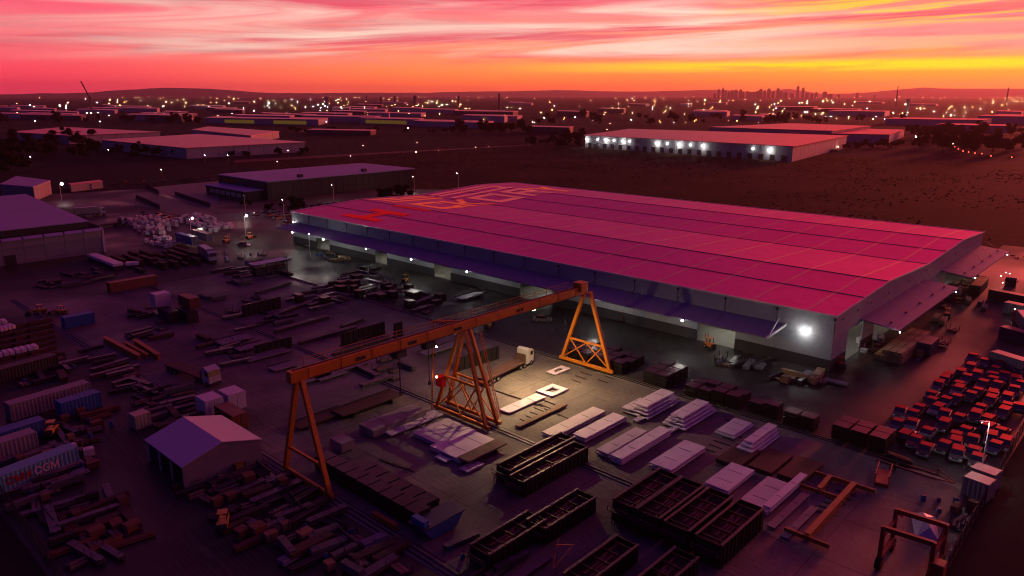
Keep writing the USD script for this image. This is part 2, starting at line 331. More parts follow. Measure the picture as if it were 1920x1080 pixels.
# long wall under the gutter: bays of panels, dark below, open doorways under the canopy
OPEN_L = [(64.9, 73.5), (113, 124), (150, 157), (178.5, 184.5), (209, 217)]
edges = sorted({round(WY0 + i * BW, 2) for i in range(NB + 1)} | {e for o in OPEN_L for e in o})
for i in range(NB):
    obj('wall_panel', MB().bx(WX0, WX0 + .22, WY0 + i * BW + .03, WY0 + (i + 1) * BW - .03, 6.4, 10.75), wallm, wh)
    obj('rainwater_head', MB().box((WX0 - .1, WY0 + i * BW, 10.2), (.3, .4, .45)).tube((WX0 - .1, WY0 + i * BW, 7.7), (WX0 - .1, WY0 + i * BW, 10), .06, n=6), steeld, wh)
for a, b in zip(edges[:-1], edges[1:]):
    if b - a < .3 or any(o[0] <= (a + b) / 2 <= o[1] for o in OPEN_L): continue
    obj('wall_panel', MB().bx(WX0, WX0 + .22, a + .03, b - .03, 2.3, 6.36), wallm, wh)
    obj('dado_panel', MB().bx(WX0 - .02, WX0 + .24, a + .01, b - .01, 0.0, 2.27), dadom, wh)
# end wall
OPEN_E = [(143.5, 152), (159, 188), (214, 240)]
xs = [WX0 + .24, 143.5, 152, 159, 173, 188, 201, 214, 227, 240, WX1]
for a, b in zip(xs[:-1], xs[1:]):
    top = [(b, roof_z(b) - .12)] + [(p, roof_z(p) - .12) for p, _ in PROF[::-1] if a < p < b] + [(a, roof_z(a) - .12)]
    m = MB().prism([(a + .03, 6.4), (b - .03, 6.4)] + top, WY0, WY0 + .22, 'y')
    obj('wall_panel', m, wallm, wh)
    obj('vent', MB().box(((a + b) / 2, WY0 - .04, 9.5), (.4, .1, .4)), steeld, wh)
    if not any(o[0] <= (a + b) / 2 <= o[1] for o in OPEN_E):
        obj('wall_panel', MB().bx(a + .03, b - .03, WY0, WY0 + .22, 2.3, 6.36), wallm, wh)
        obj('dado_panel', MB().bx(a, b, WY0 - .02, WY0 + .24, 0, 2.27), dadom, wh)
obj('far_wall', MB().bx(WX1 - .2, WX1, WY0 + .24, WY1, 0, 11.1).bx(WX0 + .24, WX1 - .21, WY1 - .22, WY1, 0, 10.7), wallm, wh)
obj('inner_wall', MB().bx(WX0 + 26, WX0 + 26.2, WY0 + 26.2, WY1 - .3, 0, 11.0).bx(WX0 + 26, WX1 - .3, WY0 + 26, WY0 + 26.2, 0, 10.8), wallm, wh)
obj('warehouse_floor', MB().bx(WX0 + .3, WX1 - .3, WY0 + .3, WY1 - .3, -.2, 0.012), inside, wh)
for y in (62, 76, 111, 126, 148, 159, 176, 187, 206, 219):
    obj('column', MB().box((WX0 + 1.0, y, 5.3), (.35, .35, 10.6)), steeld, wh)
# canopies
m = MB(); y0c, y1c = 55.0, 228.0; xo = 127.8
m.add(np.array([(WX0 - .01, y0c, 7.5), (xo, y0c, 6.7), (xo, y1c, 6.7), (WX0 - .01, y1c, 7.5), (WX0 - .01, y0c, 7.3), (xo, y0c, 6.45), (xo, y1c, 6.45), (WX0 - .01, y1c, 7.3)]),
      [[0, 3, 2], [0, 2, 1], [4, 5, 6], [4, 6, 7], [0, 1, 5], [0, 5, 4], [2, 3, 7], [2, 7, 6], [1, 2, 6], [1, 6, 5]])
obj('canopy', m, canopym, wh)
for i in range(1, 16):
    y = y0c + i * 11.0
    obj('canopy_tie', MB().bar((WX0 - .02, y, 9.8), (xo + 2.2, y, 7.1), .05), steeld, wh)
obj('canopy_strut', MB().bar((xo - .4, y0c - .2, 6.6), (WX0 - .1, y0c - .2, 7.4), .4, .5).bar((xo + 1, y0c - .2, 6.9), (WX0 - 3.4, y0c - .2, 9.4), .18), flashm, wh)
for xa, xb in ((149.5, 194.0), (207.0, 250.5)):
    yo = 38.4
    m = MB().add(np.array([(xa, WY0 + .0, 7.4), (xa, yo, 6.6), (xb, yo, 6.6), (xb, WY0, 7.4), (xa, WY0, 7.2), (xa, yo, 6.35), (xb, yo, 6.35), (xb, WY0, 7.2)]),
      [[0, 2, 3], [0, 1, 2], [4, 6, 5], [4, 7, 6], [0, 5, 1], [0, 4, 5], [2, 7, 3], [2, 6, 7], [1, 6, 2], [1, 5, 6]])
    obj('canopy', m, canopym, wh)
    for i in range(5):
        x = xa + 3 + i * (xb - xa - 6) / 4
        obj('canopy_tie', MB().bar((x, WY0 - .02, 10.2), (x, yo + 1.6, 6.85), .06), steeld, wh)
        obj('roof_outlet', MB().box((x, yo + 2.4, 6.98), (.35, .35, .3)), steeld, wh)
# painted name and emblem on the roof: reads along x
red = mat('roof_paint_red', (0.9, 0.03, 0.06), 0.3, metal=0.9, tint=(1, .08, .12), scale=0.4)
orange_p = mat('roof_paint_orange', (1.0, 0.36, 0.20), 0.28, metal=0.9, tint=(1, .5, .3), scale=0.4)
pale_p = mat('roof_paint_pale', (1.0, 0.52, 0.46), 0.28, metal=0.85, tint=(1, .6, .55), scale=0.4)
def roof_paint(name, polys, m, lift=0.012, label=None):
    from shapely.geometry import Polygon, LineString
    from shapely import union_all, box as sbox
    g = union_all([Polygon(p) for p in polys])
    mb = MB()
    for (xa, _), (xb, _) in zip(PROF[:-1], PROF[1:]):
        c = g.intersection(sbox(xa, -1e3, xb, 1e3))
        for q in getattr(c, 'geoms', [c]):
            if q.geom_type != 'Polygon' or q.area < .01: continue
            t = trimesh.creation.extrude_polygon(q, .02, engine='earcut'); v = np.array(t.vertices)
            v[:, 2] += np.interp(v[:, 0], [p[0] for p in PROF], [p[1] for p in PROF]) + lift + .05
            mb.add(v, t.faces)
    obj(name, mb, m, wh, label=label)
def R_(x0, x1, y0, y1): return [(x0, y0), (x1, y0), (x1, y1), (x0, y1)]
LET = {  # strokes in a 1 x 1 cell, x to the right, y up
    'H': [R_(0, .24, 0, 1), R_(.76, 1, 0, 1), R_(.2, .8, .38, .62)],
    'I': [R_(.35, .62, 0, 1)],
    'C': [R_(0, .24, 0, 1), R_(0, 1, .78, 1), R_(0, 1, 0, .22), R_(.78, 1, .66, 1), R_(.78, 1, 0, .34)],
    'K': [R_(0, .24, 0, 1), [(.2, .40), (.75, 1), (1.04, 1), (.42, .40)], [(.2, .60), (.42, .60), (1.06, 0), (.76, 0)]],
    'O': [R_(0, .22, 0, 1), R_(.78, 1, 0, 1), R_(0, 1, .78, 1), R_(0, 1, 0, .22)],
    'R': [R_(0, .24, 0, 1), R_(0, 1, .8, 1), R_(.76, 1, .45, 1), R_(0, 1, .42, .62), [(.4, .45), (.66, .45), (1.04, 0), (.74, 0)]],
    'Y': [R_(.38, .62, 0, .5), [(.38, .5), (.62, .5), (.26, 1), (-.04, 1)], [(.38, .5), (.62, .5), (1.04, 1), (.74, 1)]]}
for ch, x0, w, m in (('H', 141.5, 14.5, red), ('I', 160.0, 8.5, red), ('C', 170.0, 12.5, orange_p), ('K', 184.0, 12.5, orange_p), ('O', 199.0, 14.0, pale_p), ('R', 217.0, 13.0, pale_p), ('Y', 232.0, 13.5, orange_p)):
    roof_paint('roof_letter', [[(x0 + w * a, 191 + 19 * b) for a, b in p] for p in LET[ch]], m, label=f'painted roof letter {ch}')
for p, m in (([(168, 226), (179, 226), (179, 229), (166.5, 229)], orange_p), ([(169, 221.6), (194, 221.6), (194, 224.2), (169, 224.2)], orange_p), ([(169, 216.4), (194, 216.4), (194, 219.2), (169, 219.2)], orange_p),
             ([(181, 226), (193, 226), (193, 228.5), (181, 228.5)], orange_p), ([(196, 225.4), (228, 225.4), (228, 228.2), (196, 228.2)], pale_p), ([(196, 220.8), (229, 220.8), (229, 223.4), (196, 223.4)], pale_p),
             ([(196, 213.2), (230, 213.2), (230, 216), (196, 216)], pale_p), ([(225, 216), (229, 216), (229, 220.8), (225, 220.8)], pale_p)):
    roof_paint('roof_emblem_bar', [p], m)

# lamps on the walls and canopies
LAMPC = (1.0, 0.96, 0.84)
def sphere_light(path, loc, power, r=0.22, color=LAMPC):
    s = UsdLux.SphereLight.Define(stage, path); s.CreateRadiusAttr(r); s.CreateIntensityAttr(power); s.CreateNormalizeAttr(True); s.CreateColorAttr(Gf.Vec3f(*color))
    s.AddTranslateOp().Set(Gf.Vec3d(*map(float, loc)))
lampglow = glow('lamp_lens', (1.0, 0.97, 0.88), 26)
lampwarm = glow('lamp_lens_warm', (1.0, 0.72, 0.38), 40)
def wall_lamp(x, y, z, dx, dy, label, power, r=.2, group='floodlights on the big warehouse'):
    t = thing('floodlight', label, 'floodlight', (x, y, z), 0, group)
    obj('lamp_housing', MB().box((-dx * .25, -dy * .25, .1), (.45, .45, .25)).bar((-dx * .9, -dy * .9, .25), (-dx * .2, -dy * .2, .25), .08), steeld, t)
    obj('lens', MB().ball((dx * .1, dy * .1, -.05), r * 1.3, 2), lampglow, t)
    sphere_light(str(t.GetPath()) + '/bulb', (dx * (-.7 if group else .7), dy * (-.7 if group else .7), -.5), power)
POW = 190.0
for i, (x, y, z, w) in enumerate([(127.4, 72.2, 6.5, 'nearest the corner, over the lit doorway'), (127.4, 94.5, 6.5, 'second from the near end'), (127.4, 134.3, 6.5, 'third from the near end'), (127.4, 156.4, 6.5, 'fourth from the near end'),
                               (127.4, 177, 6.5, 'fourth from the far end, by a lit doorway'), (127.4, 199, 6.5, 'third from the far end'), (127.4, 217, 6.5, 'second from the far end')]):
    wall_lamp(x, y, z, -1, 0, 'white floodlight under long canopy edge, ' + w, POW)
wall_lamp(WX0 - .5, 51.0, 7.3, -1, 0, 'brightest white floodlight high on the bare wall by the near corner', POW * .4, .32, None)
wall_lamp(WX0 - .5, 229.6, 7.6, -1, 0, 'white floodlight on the wall at far left end above the canopy', POW * .15, .2, None)
for x, y, w in ((149.0, 38.2, 'at near corner of the nearer side canopy'), (190, 38.2, 'at far corner of the nearer side canopy'), (208.5, 38.2, 'at near corner of the farther side canopy'), (246, 38.2, 'at far corner of the farther side canopy')):
    wall_lamp(x, y, 6.4, 0, -1, 'small white lamp ' + w, 14, .1, 'lamps under the side canopies')
def rect_light(path, loc, w, h, power, color=(1.0, 0.98, 0.82)):
    s = UsdLux.RectLight.Define(stage, path); s.CreateWidthAttr(w); s.CreateHeightAttr(h); s.CreateNormalizeAttr(True); s.CreateIntensityAttr(power); s.CreateColorAttr(Gf.Vec3f(*color))
    s.AddTranslateOp().Set(Gf.Vec3d(*map(float, loc)))
for i, (x, y) in enumerate([(144, 69.2), (144, 118.5), (144, 153.5), (144, 181.5), (144, 213), (148, 52), (174, 52), (227, 52)]):
    obj('ceiling_lamp', MB().box((x, y, 8.65), (1.4, 1.4, .12)), glow('ceiling_glow', (1, .98, .82), 4), wh)
    rect_light(str(wh.GetPath()) + f'/ceiling_light_{i}', (x, y, 8.5), 1.2, 1.2, 170 if i < 6 else 60)

# ------------------------------------------------------------------ other buildings
whitep = mat('white_paint', (0.5, 0.48, 0.5), 0.55, vary=0.12, dirt=(0.4, 0.38, 0.4))
purple_roof = mat('zinc_roof', (0.30, 0.26, 0.46), 0.6, metal=0.25, spec=.15, scale=0.05, vary=0.15)
darkclad = mat('dark_cladding', (0.022, 0.02, 0.024), 0.6, vary=0.25)
glassd = mat('dark_glass', (0.01, 0.011, 0.015), 0.12, spec=0.6, vary=0.1)
clad = mat('shed_cladding', (0.22, 0.20, 0.24), 0.65, scale=0.2, vary=0.2, dirt=(0.17, 0.155, 0.18))
# office and workshop block, dark walls
ox0, ox1, oy0, oy1, oz = 186.0, 279.0, 337.0, 388.0, 9.0
of = thing('office_block', 'black-walled long low block with flat lilac roof behind the car park', 'building')
obj('wall', MB().bx(ox0, ox1, oy0, oy1, 0, oz - .3), darkclad, of)
obj('roof', MB().bevel(((ox0 + ox1) / 2, (oy0 + oy1) / 2, oz - .1), (ox1 - ox0 + .8, oy1 - oy0 + .8, .5), .1), purple_roof, of)
for i in range(22):
    x = ox0 + 2 + i * (ox1 - ox0 - 4) / 21
    obj('wall_rib', MB().bx(x - .18, x + .18, oy0 - .14, oy0 - .005, .1, oz - .5), mat('dark_rib', (.05, .04, .05), .6), of)
for x in (208, 248): obj('roof_unit', MB().bevel((x, oy0 + 6, oz + .9), (2.6, 2.2, 1.6), .15), steeld, of)
obj('annex', MB().bx(176, ox0 - .01, oy0 + 4, oy1 - 6, 0, 4.6), darkclad, of)
obj('annex_roof', MB().bevel((180.8, (oy0 + oy1) / 2 - 1, 4.8), (11.2, oy1 - oy0 - 9, .4), .1), purple_roof, of)
for i in range(6): obj('window', MB().bx(175.93, 175.99, oy0 + 8 + i * 5.6, oy0 + 12.4 + i * 5.6, 1.4, 3.4), mat('pale_window', (.3, .28, .36), .3), of)
for i in range(6): obj('window', MB().bx(ox0 - .06, ox0 - .005, oy0 + 5 + i * 7, oy0 + 10.5 + i * 7, 5.6, 8.0), glassd, of)

# pale tent shed in the near yard
tx0, tx1, ty0, ty1, te, tr = 35.0, 46.0, 91.0, 102.6, 3.4, 5.0
txm = (tx0 + tx1) / 2
tarp = mat('tarpaulin', (0.44, 0.37, 0.47), 0.55, spec=0.4, scale=0.25, vary=0.10)
tn = thing('tent_shed', 'pale tarpaulin tent shed with ridge roof and three open bays', 'shed')
for a, b in ((tx0 - .15, txm), (txm, tx1 + .15)):
    za, zb = (te, tr) if a < txm - 1 else (tr, te)
    v = np.array([(a, ty0 - .15, za), (b, ty0 - .15, zb), (b, ty1 + .15, zb), (a, ty1 + .15, za)])
    obj('roof_slope', MB().add(np.vstack([v, v - [0, 0, .08]]), [[0, 1, 2], [0, 2, 3], [4, 6, 5], [4, 7, 6], [0, 5, 1], [0, 4, 5], [2, 7, 3], [2, 6, 7], [1, 6, 2], [1, 5, 6], [3, 7, 4], [3, 4, 0]]), tarp, tn)
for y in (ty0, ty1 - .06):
    obj('gable_wall', MB().prism([(tx0, 0), (tx1, 0), (tx1, te - .05), (txm, tr - .06), (tx0, te - .05)], y, y + .06, 'y'), mat('tarp_wall', (.2, .15, .2), .7, scale=.4, vary=.25), tn)  # the gables' shade is put into a darker colour than the roof tarpaulin
obj('side_wall', MB().bx(tx1 - .06, tx1, ty0 + .07, ty1 - .07, 0, te - .06), tarp, tn)
for i in range(4): obj('post', MB().box((tx0 + .12, ty0 + .2 + i * (ty1 - ty0 - .4) / 3, te / 2 - .05), (.22, .22, te - .1)), whitep, tn)
obj('eave_beam', MB().box((tx0 + .1, (ty0 + ty1) / 2, te - .25), (.12, ty1 - ty0 - .3, .3)), whitep, tn)

# big shed at the left edge: roof plane, overhang, ribbed wall
def shed_left():
    t = thing('shed', 'large ribbed shed with sloping violet roof at the left edge', 'shed')
    y0, x1, x0, y1 = 262.0, 84.5, -40.0, 330.0
    n = 22
    for i in range(n):
        x = x0 + (x1 - x0) * i / n; w = (x1 - x0) / n
        obj('wall_panel', MB().bx(x + .04, x + w - .04, y0, y0 + .25, 0, 5.2), clad, t)
        obj('wall_panel', MB().bx(x + .04, x + w - .04, y0 - .35, y0 + .25, 5.24, 8.2), mat('shed_upper', (.27, .23, .27), .6), t)
        obj('awning', MB().add(np.array([(x + .1, y0 - 1.7, 7.6), (x + w - .35, y0 - 1.7, 7.6), (x + w - .35, y0 - .36, 8.3), (x + .1, y0 - .36, 8.3), (x + .1, y0 - 1.7, 7.52), (x + w - .35, y0 - 1.7, 7.52), (x + w - .35, y0 - .36, 8.2), (x + .1, y0 - .36, 8.2)]),
            [[0, 1, 2], [0, 2, 3], [4, 6, 5], [4, 7, 6], [0, 5, 1], [0, 4, 5], [2, 7, 3], [2, 6, 7], [1, 6, 2], [1, 5, 6], [3, 7, 4], [3, 4, 0]]), purple_roof, t)
    obj('end_wall', MB().bx(x1 - .25, x1, y0 + .26, y1, 0, 8.8), clad, t)
    obj('back_wall', MB().bx(x0, x1 - .26, y1 - .3, y1, 0, 11), clad, t)
    v = np.array([(x0, y0 + 1.5, 10.6), (x1 - 3, y0 + 1.5, 10.6), (x1 - 3, y1, 13.5), (x0, y1, 13.5)])
    obj('roof', MB().add(np.vstack([v, v - [0, 0, .3]]), [[0, 1, 2], [0, 2, 3], [4, 6, 5], [4, 7, 6], [0, 5, 1], [0, 4, 5], [2, 7, 3], [2, 6, 7], [1, 6, 2], [1, 5, 6], [3, 7, 4], [3, 4, 0]]), purple_roof, t)
    obj('clerestory', MB().bx(x0, x1 - 3.2, y0 + 1.7, y0 + 1.9, 8.2, 10.3).bx(x1 - 3.4, x1 - 3.2, y0 + 1.9, y1, 8.2, 10.4), darkclad, t)
    obj('door', MB().box((58, y0 - .06, 1.5), (3, .1, 3)), darkclad, t)
    obj('corner_post', MB().box((x1 + .1, y0 - .1, 4), (.7, .5, 8)), whitep, t)
shed_left()

def quadshed(name, px, H, label, wall, roof, bays=0, cat='warehouse', pitch=0.0, lamp=None, doors=0, group=None):
    """A shed whose roof has these four corners (left, near, right, back), its walls upright below them."""
    c = [at(x, y, H) for x, y in px]
    t = thing(name, label, cat, (*c[1][:2], 0), 0, group)
    o = np.array([c[1][0], c[1][1], 0])
    c = [p - o for p in c]
    mid1, mid2 = (c[0] + c[1]) / 2, (c[2] + c[3]) / 2
    up_ = np.array([0, 0, pitch])
    r = MB()
    top = np.array([c[0], c[1], c[2], c[3]])
    ctr = top.mean(0); out = ctr + (top - ctr) * 1.012
    if pitch:
        r.add(np.array([out[0], out[3], mid2 + up_, mid1 + up_, out[1], out[2]]), [[0, 3, 2], [0, 2, 1], [3, 4, 5], [3, 5, 2], [0, 4, 3], [1, 2, 5]])
    else:
        r.add(np.vstack([out, out - [0, 0, .5]]), [[0, 1, 2], [0, 2, 3], [4, 6, 5], [4, 7, 6], [0, 5, 1], [0, 4, 5], [1, 5, 6], [1, 6, 2], [2, 6, 7], [2, 7, 3], [3, 7, 4], [3, 4, 0]])
    obj('roof', r, roof, t)
    for k in range(4):
        a, b = top[k].copy(), top[(k + 1) % 4].copy()
        n = bays if k < 2 else 1
        for i in range(max(n, 1)):
            p, q = a + (b - a) * i / max(n, 1), a + (b - a) * (i + 1) / max(n, 1)
            e = (q - p) * .012
            p, q = p + e, q - e
            inn = (ctr - (p + q) / 2); inn[2] = 0; inn = inn / np.linalg.norm(inn) * .3
            m = MB().add(np.array([[p[0], p[1], 0], [q[0], q[1], 0], [q[0], q[1], H - .55], [p[0], p[1], H - .55], [p[0] + inn[0], p[1] + inn[1], 0], [q[0] + inn[0], q[1] + inn[1], 0], [q[0] + inn[0], q[1] + inn[1], H - .55], [p[0] + inn[0], p[1] + inn[1], H - .55]]),
                         [[0, 1, 2], [0, 2, 3], [4, 6, 5], [4, 7, 6], [0, 4, 5], [0, 5, 1], [1, 5, 6], [1, 6, 2], [2, 6, 7], [2, 7, 3], [3, 7, 4], [3, 4, 0]])
            obj('wall_panel', m, wall, t)
    if doors:
        a, b = top[0], top[1]; d = (b - a) / np.linalg.norm(b - a); nrm = np.array([-d[1], d[0], 0]); nrm = nrm if nrm @ (ctr - a) < 0 else -nrm
        for i in range(doors):
            p = a + (b - a) * (i + .7) / (doors + .4)
            obj('dock_door', MB().box((*(p + nrm * .1)[:2], 2.4), (4.2, .3, 4.4), rz=math.atan2(d[1], d[0])), darkclad, t)
    return t, o, top
FARW = mat('far_wall', (0.36, 0.35, 0.39), 0.7, scale=0.05, vary=0.2)
FARR = mat('far_roof', (0.42, 0.20, 0.30), 0.34, metal=0.7, tint=(0.9, 0.25, 0.4), scale=0.02, vary=0.15)
FARD = mat('far_dark_wall', (0.08, 0.07, 0.085), 0.75, scale=0.05)
ORD = ['first', 'second', 'third', 'fourth', 'fifth', 'sixth', 'seventh', 'eighth', 'ninth', 'tenth', 'eleventh', 'twelfth', 'thirteenth', 'fourteenth', 'fifteenth', 'sixteenth', 'seventeenth', 'eighteenth', 'nineteenth', 'twentieth'] + [f'{k}th' for k in range(21, 200)]
DW, o_, top_ = quadshed('distribution_shed', [(1097, 253), (1487, 274), (1588, 254), (1182, 241.5)], 12.0, 'long lit distribution shed with crimson roof and a row of truck docks', FARW, FARR, bays=16, doors=22)
dock_n = [1100, 1127, 1145, 1164, 1183, 1198, 1254, 1275, 1297, 1319, 1341, 1426, 1451]
for i, x in enumerate(dock_n):
    p = at(x, 253 + (x - 1097) * 21 / 390 + 7.5 , 7.0)
    f = (x - 1097) / 390; q = o_ + top_[0] + (top_[1] - top_[0]) * f
    L_ = thing('dock_light', f'{ORD[i]} white dock light from the left along the lit distribution shed', 'floodlight', (q[0] - 1.0, q[1] - .4, 8.4), 0, 'dock lights on the distribution shed')
    obj('lens', MB().ball((0, 0, 0), .62, 1), glow('dock_lens', (1, .97, .9), 30), L_)
    obj('lamp_arm', MB().bar((0.1, 0.05, .5), (1.3, .5, .6), .15), steeld, L_)
    if i % 2 == 0: sphere_light(str(L_.GetPath()) + '/bulb', (-1.5, -.6, -.8), 380, .4)
for i, (x, y) in enumerate([(1472, 284), (1492, 283.5), (1522, 281), (1543, 278), (1569, 274.5)]):
    q = at(x, y, 3.5)
    L_ = thing('dock_light', f'{ORD[i]} small lamp from the left on shaded end wall of distribution shed', 'floodlight', (q[0] - 1.5, q[1] - 2, 3.5), 0, 'dock lights on the distribution shed')
    obj('lens', MB().ball((0, 0, 0), .5 if i else .8, 1), glow('dock_lens', (1, .97, .9), 30) if i < 2 else lampwarm, L_)
quadshed('storage_shed', [(1330, 238), (1560, 245), (1632, 236), (1480, 231)], 12.0, 'crimson roofed shed right behind the distribution shed', FARW, FARR, bays=6)
quadshed('storage_shed', [(1480, 249), (1668, 252), (1696, 243), (1560, 240)], 9.0, 'low crimson roofed shed at right of the distribution shed', FARW, FARR, bays=6)
quadshed('storage_shed', [(190, 262), (348, 277), (571, 266), (372, 251)], 9.0, 'wide pale shed with dark hedges before it, left middle distance', FARW, FARR, bays=8)
quadshed('storage_shed', [(20, 247), (128, 254), (300, 247), (120, 238)], 9.0, 'long lilac shed behind dark trees at far left', FARW, FARR, bays=6)
quadshed('storage_shed', [(360, 243), (470, 254), (523, 246), (390, 237)], 8.0, 'lilac shed right behind the wide pale shed', FARW, FARR, bays=4)
quadshed('workshop', [(0, 345), (62, 350), (94, 338), (30, 330)], 7.0, 'grey flat workshop behind the violet roofed shed, left edge', clad, purple_roof, bays=5)
quadshed('portable_office', [(128, 344), (132, 346), (192, 339), (186, 337)], 4.0, 'long low portable building beside the bright yard lamp at left', clad, FARR, bays=2)
# ------------------------------------------------------------------ far hills, city, haze
def far(px, dist, z=0.0):
    """The point at this distance (along the ground) on the bearing of column px."""
    d = fwd + right * ((px - 960) / FPX) + up * (361.6 / FPX); d = d[:2] / np.linalg.norm(d[:2])
    return np.array([d[0] * dist, d[1] * dist, z])
def height_of(py, dist, px=960):
    """Height that row py shows at that distance on column px."""
    d = fwd + right * ((px - 960) / FPX) - up * ((py - 540) / FPX)
    return CAM_H + d[2] / np.linalg.norm(d[:2]) * dist
hillm = mat('hill_scrub', (0.035, 0.03, 0.03), 0.95, spec=0.05, scale=0.002)
def hills(name, pts, dist, seed, depth=2500.0):
    xs_ = np.arange(pts[0][0], pts[-1][0] + 1, 6.0)
    ys_ = np.interp(xs_, [p[0] for p in pts], [p[1] for p in pts])
    n = meshkit.fbm(np.c_[xs_ / 40, np.zeros(len(xs_)), np.full(len(xs_), seed)], 4, seed) - .5
    v = []
    for k, (dd, hh) in enumerate(((0, 0), (.35, .55), (.8, 1.0), (1.3, .75), (2.0, 0))):
        for x, y, q in zip(xs_, ys_, n):
            D = dist + depth * dd
            H = max(height_of(y + q * 2.4, dist + depth * .8, x), 4)
            p = far(x, D); v.append((p[0], p[1], H * hh * (1 + .10 * q * (k % 2)) - (5 if hh == 0 else 0)))
    m = len(xs_); f = []
    for k in range(4):
        for i in range(m - 1):
            a = k * m + i; f += [[a, a + 1, a + m + 1], [a, a + m + 1, a + m]]
    struct(name, MB().add(np.array(v), f), hillm, smooth=True)
hills('hills', [(-60, 177), (60, 176), (180, 173), (230, 169), (300, 164.5), (380, 166), (430, 168.5), (480, 173), (560, 175), (640, 173.5), (760, 175)], 19000, 3)
hills('hills', [(700, 175), (860, 172.5), (960, 170.5), (1010, 170), (1080, 168.5), (1140, 171), (1220, 172), (1300, 169), (1350, 168), (1420, 172), (1480, 166), (1540, 175), (1600, 175)], 23000, 5)
hills('hills', [(1580, 176), (1640, 172.5), (1690, 167), (1730, 164.5), (1790, 166), (1840, 165.5), (1900, 166), (1990, 168)], 21000, 9)
towerm = mat('city_tower', (0.06, 0.055, 0.06), 0.4, scale=0.02)
TOW = [(1347, 166, 4), (1355, 163.5, 4), (1360, 168, 4), (1366, 171, 5), (1372, 168, 6), (1379, 167, 7), (1388, 166.5, 5), (1393, 171, 5), (1401, 170, 5), (1406, 172, 6), (1413, 171, 7), (1421, 169, 8), (1426, 165.5, 6), (1433, 168, 5), (1441, 165, 6), (1449, 170, 5), (1458, 164, 5), (1464, 170, 5), (1472, 172, 8),
       (1495, 159.5, 4.5), (1505, 163.5, 4.5), (1513, 173, 6), (1522, 174, 5), (1530, 172, 5), (1546, 170.5, 7), (1556, 175, 8), (1572, 176, 5), (1607, 172.5, 4), (1340, 174, 5), (1484, 174, 7), (1640, 177, 3)]
order = sorted(range(len(TOW)), key=lambda i: TOW[i][0])
for rank, i in enumerate(order):
    x, y, w = TOW[i]; D = 12500 + (i * 37 % 11) * 120
    p = far(x, D); H = height_of(y + .8, D, x); W = .8 * w * D / FPX
    extra = {19: 'tallest slim tower, left of the pair', 20: 'shorter tower of the tallest pair'}.get(i)
    t = thing('city_tower', (f'{extra} in the far city skyline' if extra else f'{ORD[rank]} hazy tower from the left in the far city skyline'), 'tower', p, -YAW, 'towers of the city skyline')
    s = 1 - .25 * (i % 3 == 1)
    obj('shaft', MB().box((0, 0, H * .46), (W, W, H * .92)), towerm, t)
    obj('crown', MB().box((W * .1 * (i % 2), 0, H * .965), (W * .6 * s, W * .6, H * .07)), towerm, t)
mast = mat('mast_steel', (.05, .045, .05), .6)
def lattice(name, label, cat, px, top, D, w, taper=.35, lean=0.0):
    p = far(px, D); H = height_of(top, D, px)
    t = thing(name, label, cat, p, -YAW)
    for sx in (-1, 1):
        for sy in (-1, 1): obj('leg', MB().bar((sx * w, sy * w, 0), (sx * w * taper + lean, sy * w * taper, H), w * .5), mast, t)
    m = MB()
    for k in range(8):
        a, b = k / 8, (k + 1) / 8
        wa, wb = w * (1 + (taper - 1) * a), w * (1 + (taper - 1) * b); s = 1 if k % 2 else -1
        m.bar((s * wa + lean * a, -wa, H * a), (-s * wb + lean * b, -wb, H * b), w * .3).bar((s * wa + lean * a, wa, H * a), (-s * wb + lean * b, wb, H * b), w * .3)
    obj('lattice', m, mast, t)
    return t
lattice('mast', 'thin tall mast on the horizon right of the skyline', 'mast', 1682, 161.5, 4200, 2.2)
lattice('mast', 'thin mast on the horizon near the right edge', 'mast', 1889, 164, 4200, 2.2)
c_ = lattice('crane', 'far leaning crane jib on the skyline at left', 'crane', 168, 181, 2600, 2.0, 1.0)
p_ = height_of(181, 2600, 168); a_ = height_of(152, 2600, 157)
obj('jib', MB().bar((0, 0, p_ - 6), (-20, 0, a_), 2.6), mast, c_)
chim = mat('chimney_concrete', (.16, .13, .13), .8)
p = far(936, 2500); H = height_of(176, 2500, 936)
t = thing('chimney', 'tall dark chimney standing on the plain, centre distance', 'chimney', p)
obj('stack', MB().tube((0, 0, 0), (0, 0, H), 4.2, 3.0, 12), chim, t); obj('rim', MB().tube((0, 0, H - 3), (0, 0, H + .6), 3.5, 3.5, 12), mast, t)
for i, (x, y, w) in enumerate([(778, 179, 7), (714, 181, 4), (687, 178, 2), (612, 181, 8), (860, 179, 4), (740, 180, 3)]):
    p = far(x, 3600); H = height_of(y, 3600, x); W = w * 3600 / FPX
    t = thing('silo', f'{ORD[[5, 2, 1, 0, 4, 3].index([5, 2, 1, 0, 4, 3][i])]} dark silo block rising from the hazy plain, centre left', 'silo', p, 0, 'silos on the plain')
    obj('shell', MB().tube((0, 0, 0), (0, 0, H * .9), W * .5, n=14), chim, t); obj('cap', MB().tube((0, 0, H * .9), (0, 0, H), W * .5, W * .2, 14), chim, t)
p = far(1704, 1900); H = height_of(186, 1900, 1704)
t = thing('spire', 'slim pale floodlit spire standing among far lights at right', 'spire', p)
obj('shaft', MB().tube((0, 0, 0), (0, 0, H), 1.6, 3.6, 10), whitep, t); obj('plinth', MB().box((0, 0, 1), (9, 9, 2)), chim, t)
sphere_light(str(t.GetPath()) + '/uplight', (-5, -6, 3), 1500, .5)
# the air
hz = MB().bx(-3000, 28500, -19500, 28500, -1.1, 420)
hv = hz.mesh(); 
haze = usdkit.material(stage, '/World/Looks/haze', {'v': ('principled_volume', {'color': (0.85, 0.62, 0.66), 'density': 2.7e-5, 'anisotropy': 0.55})}, [], volume='v.volume')
obj('haze', hv, haze, None, kind='stuff')
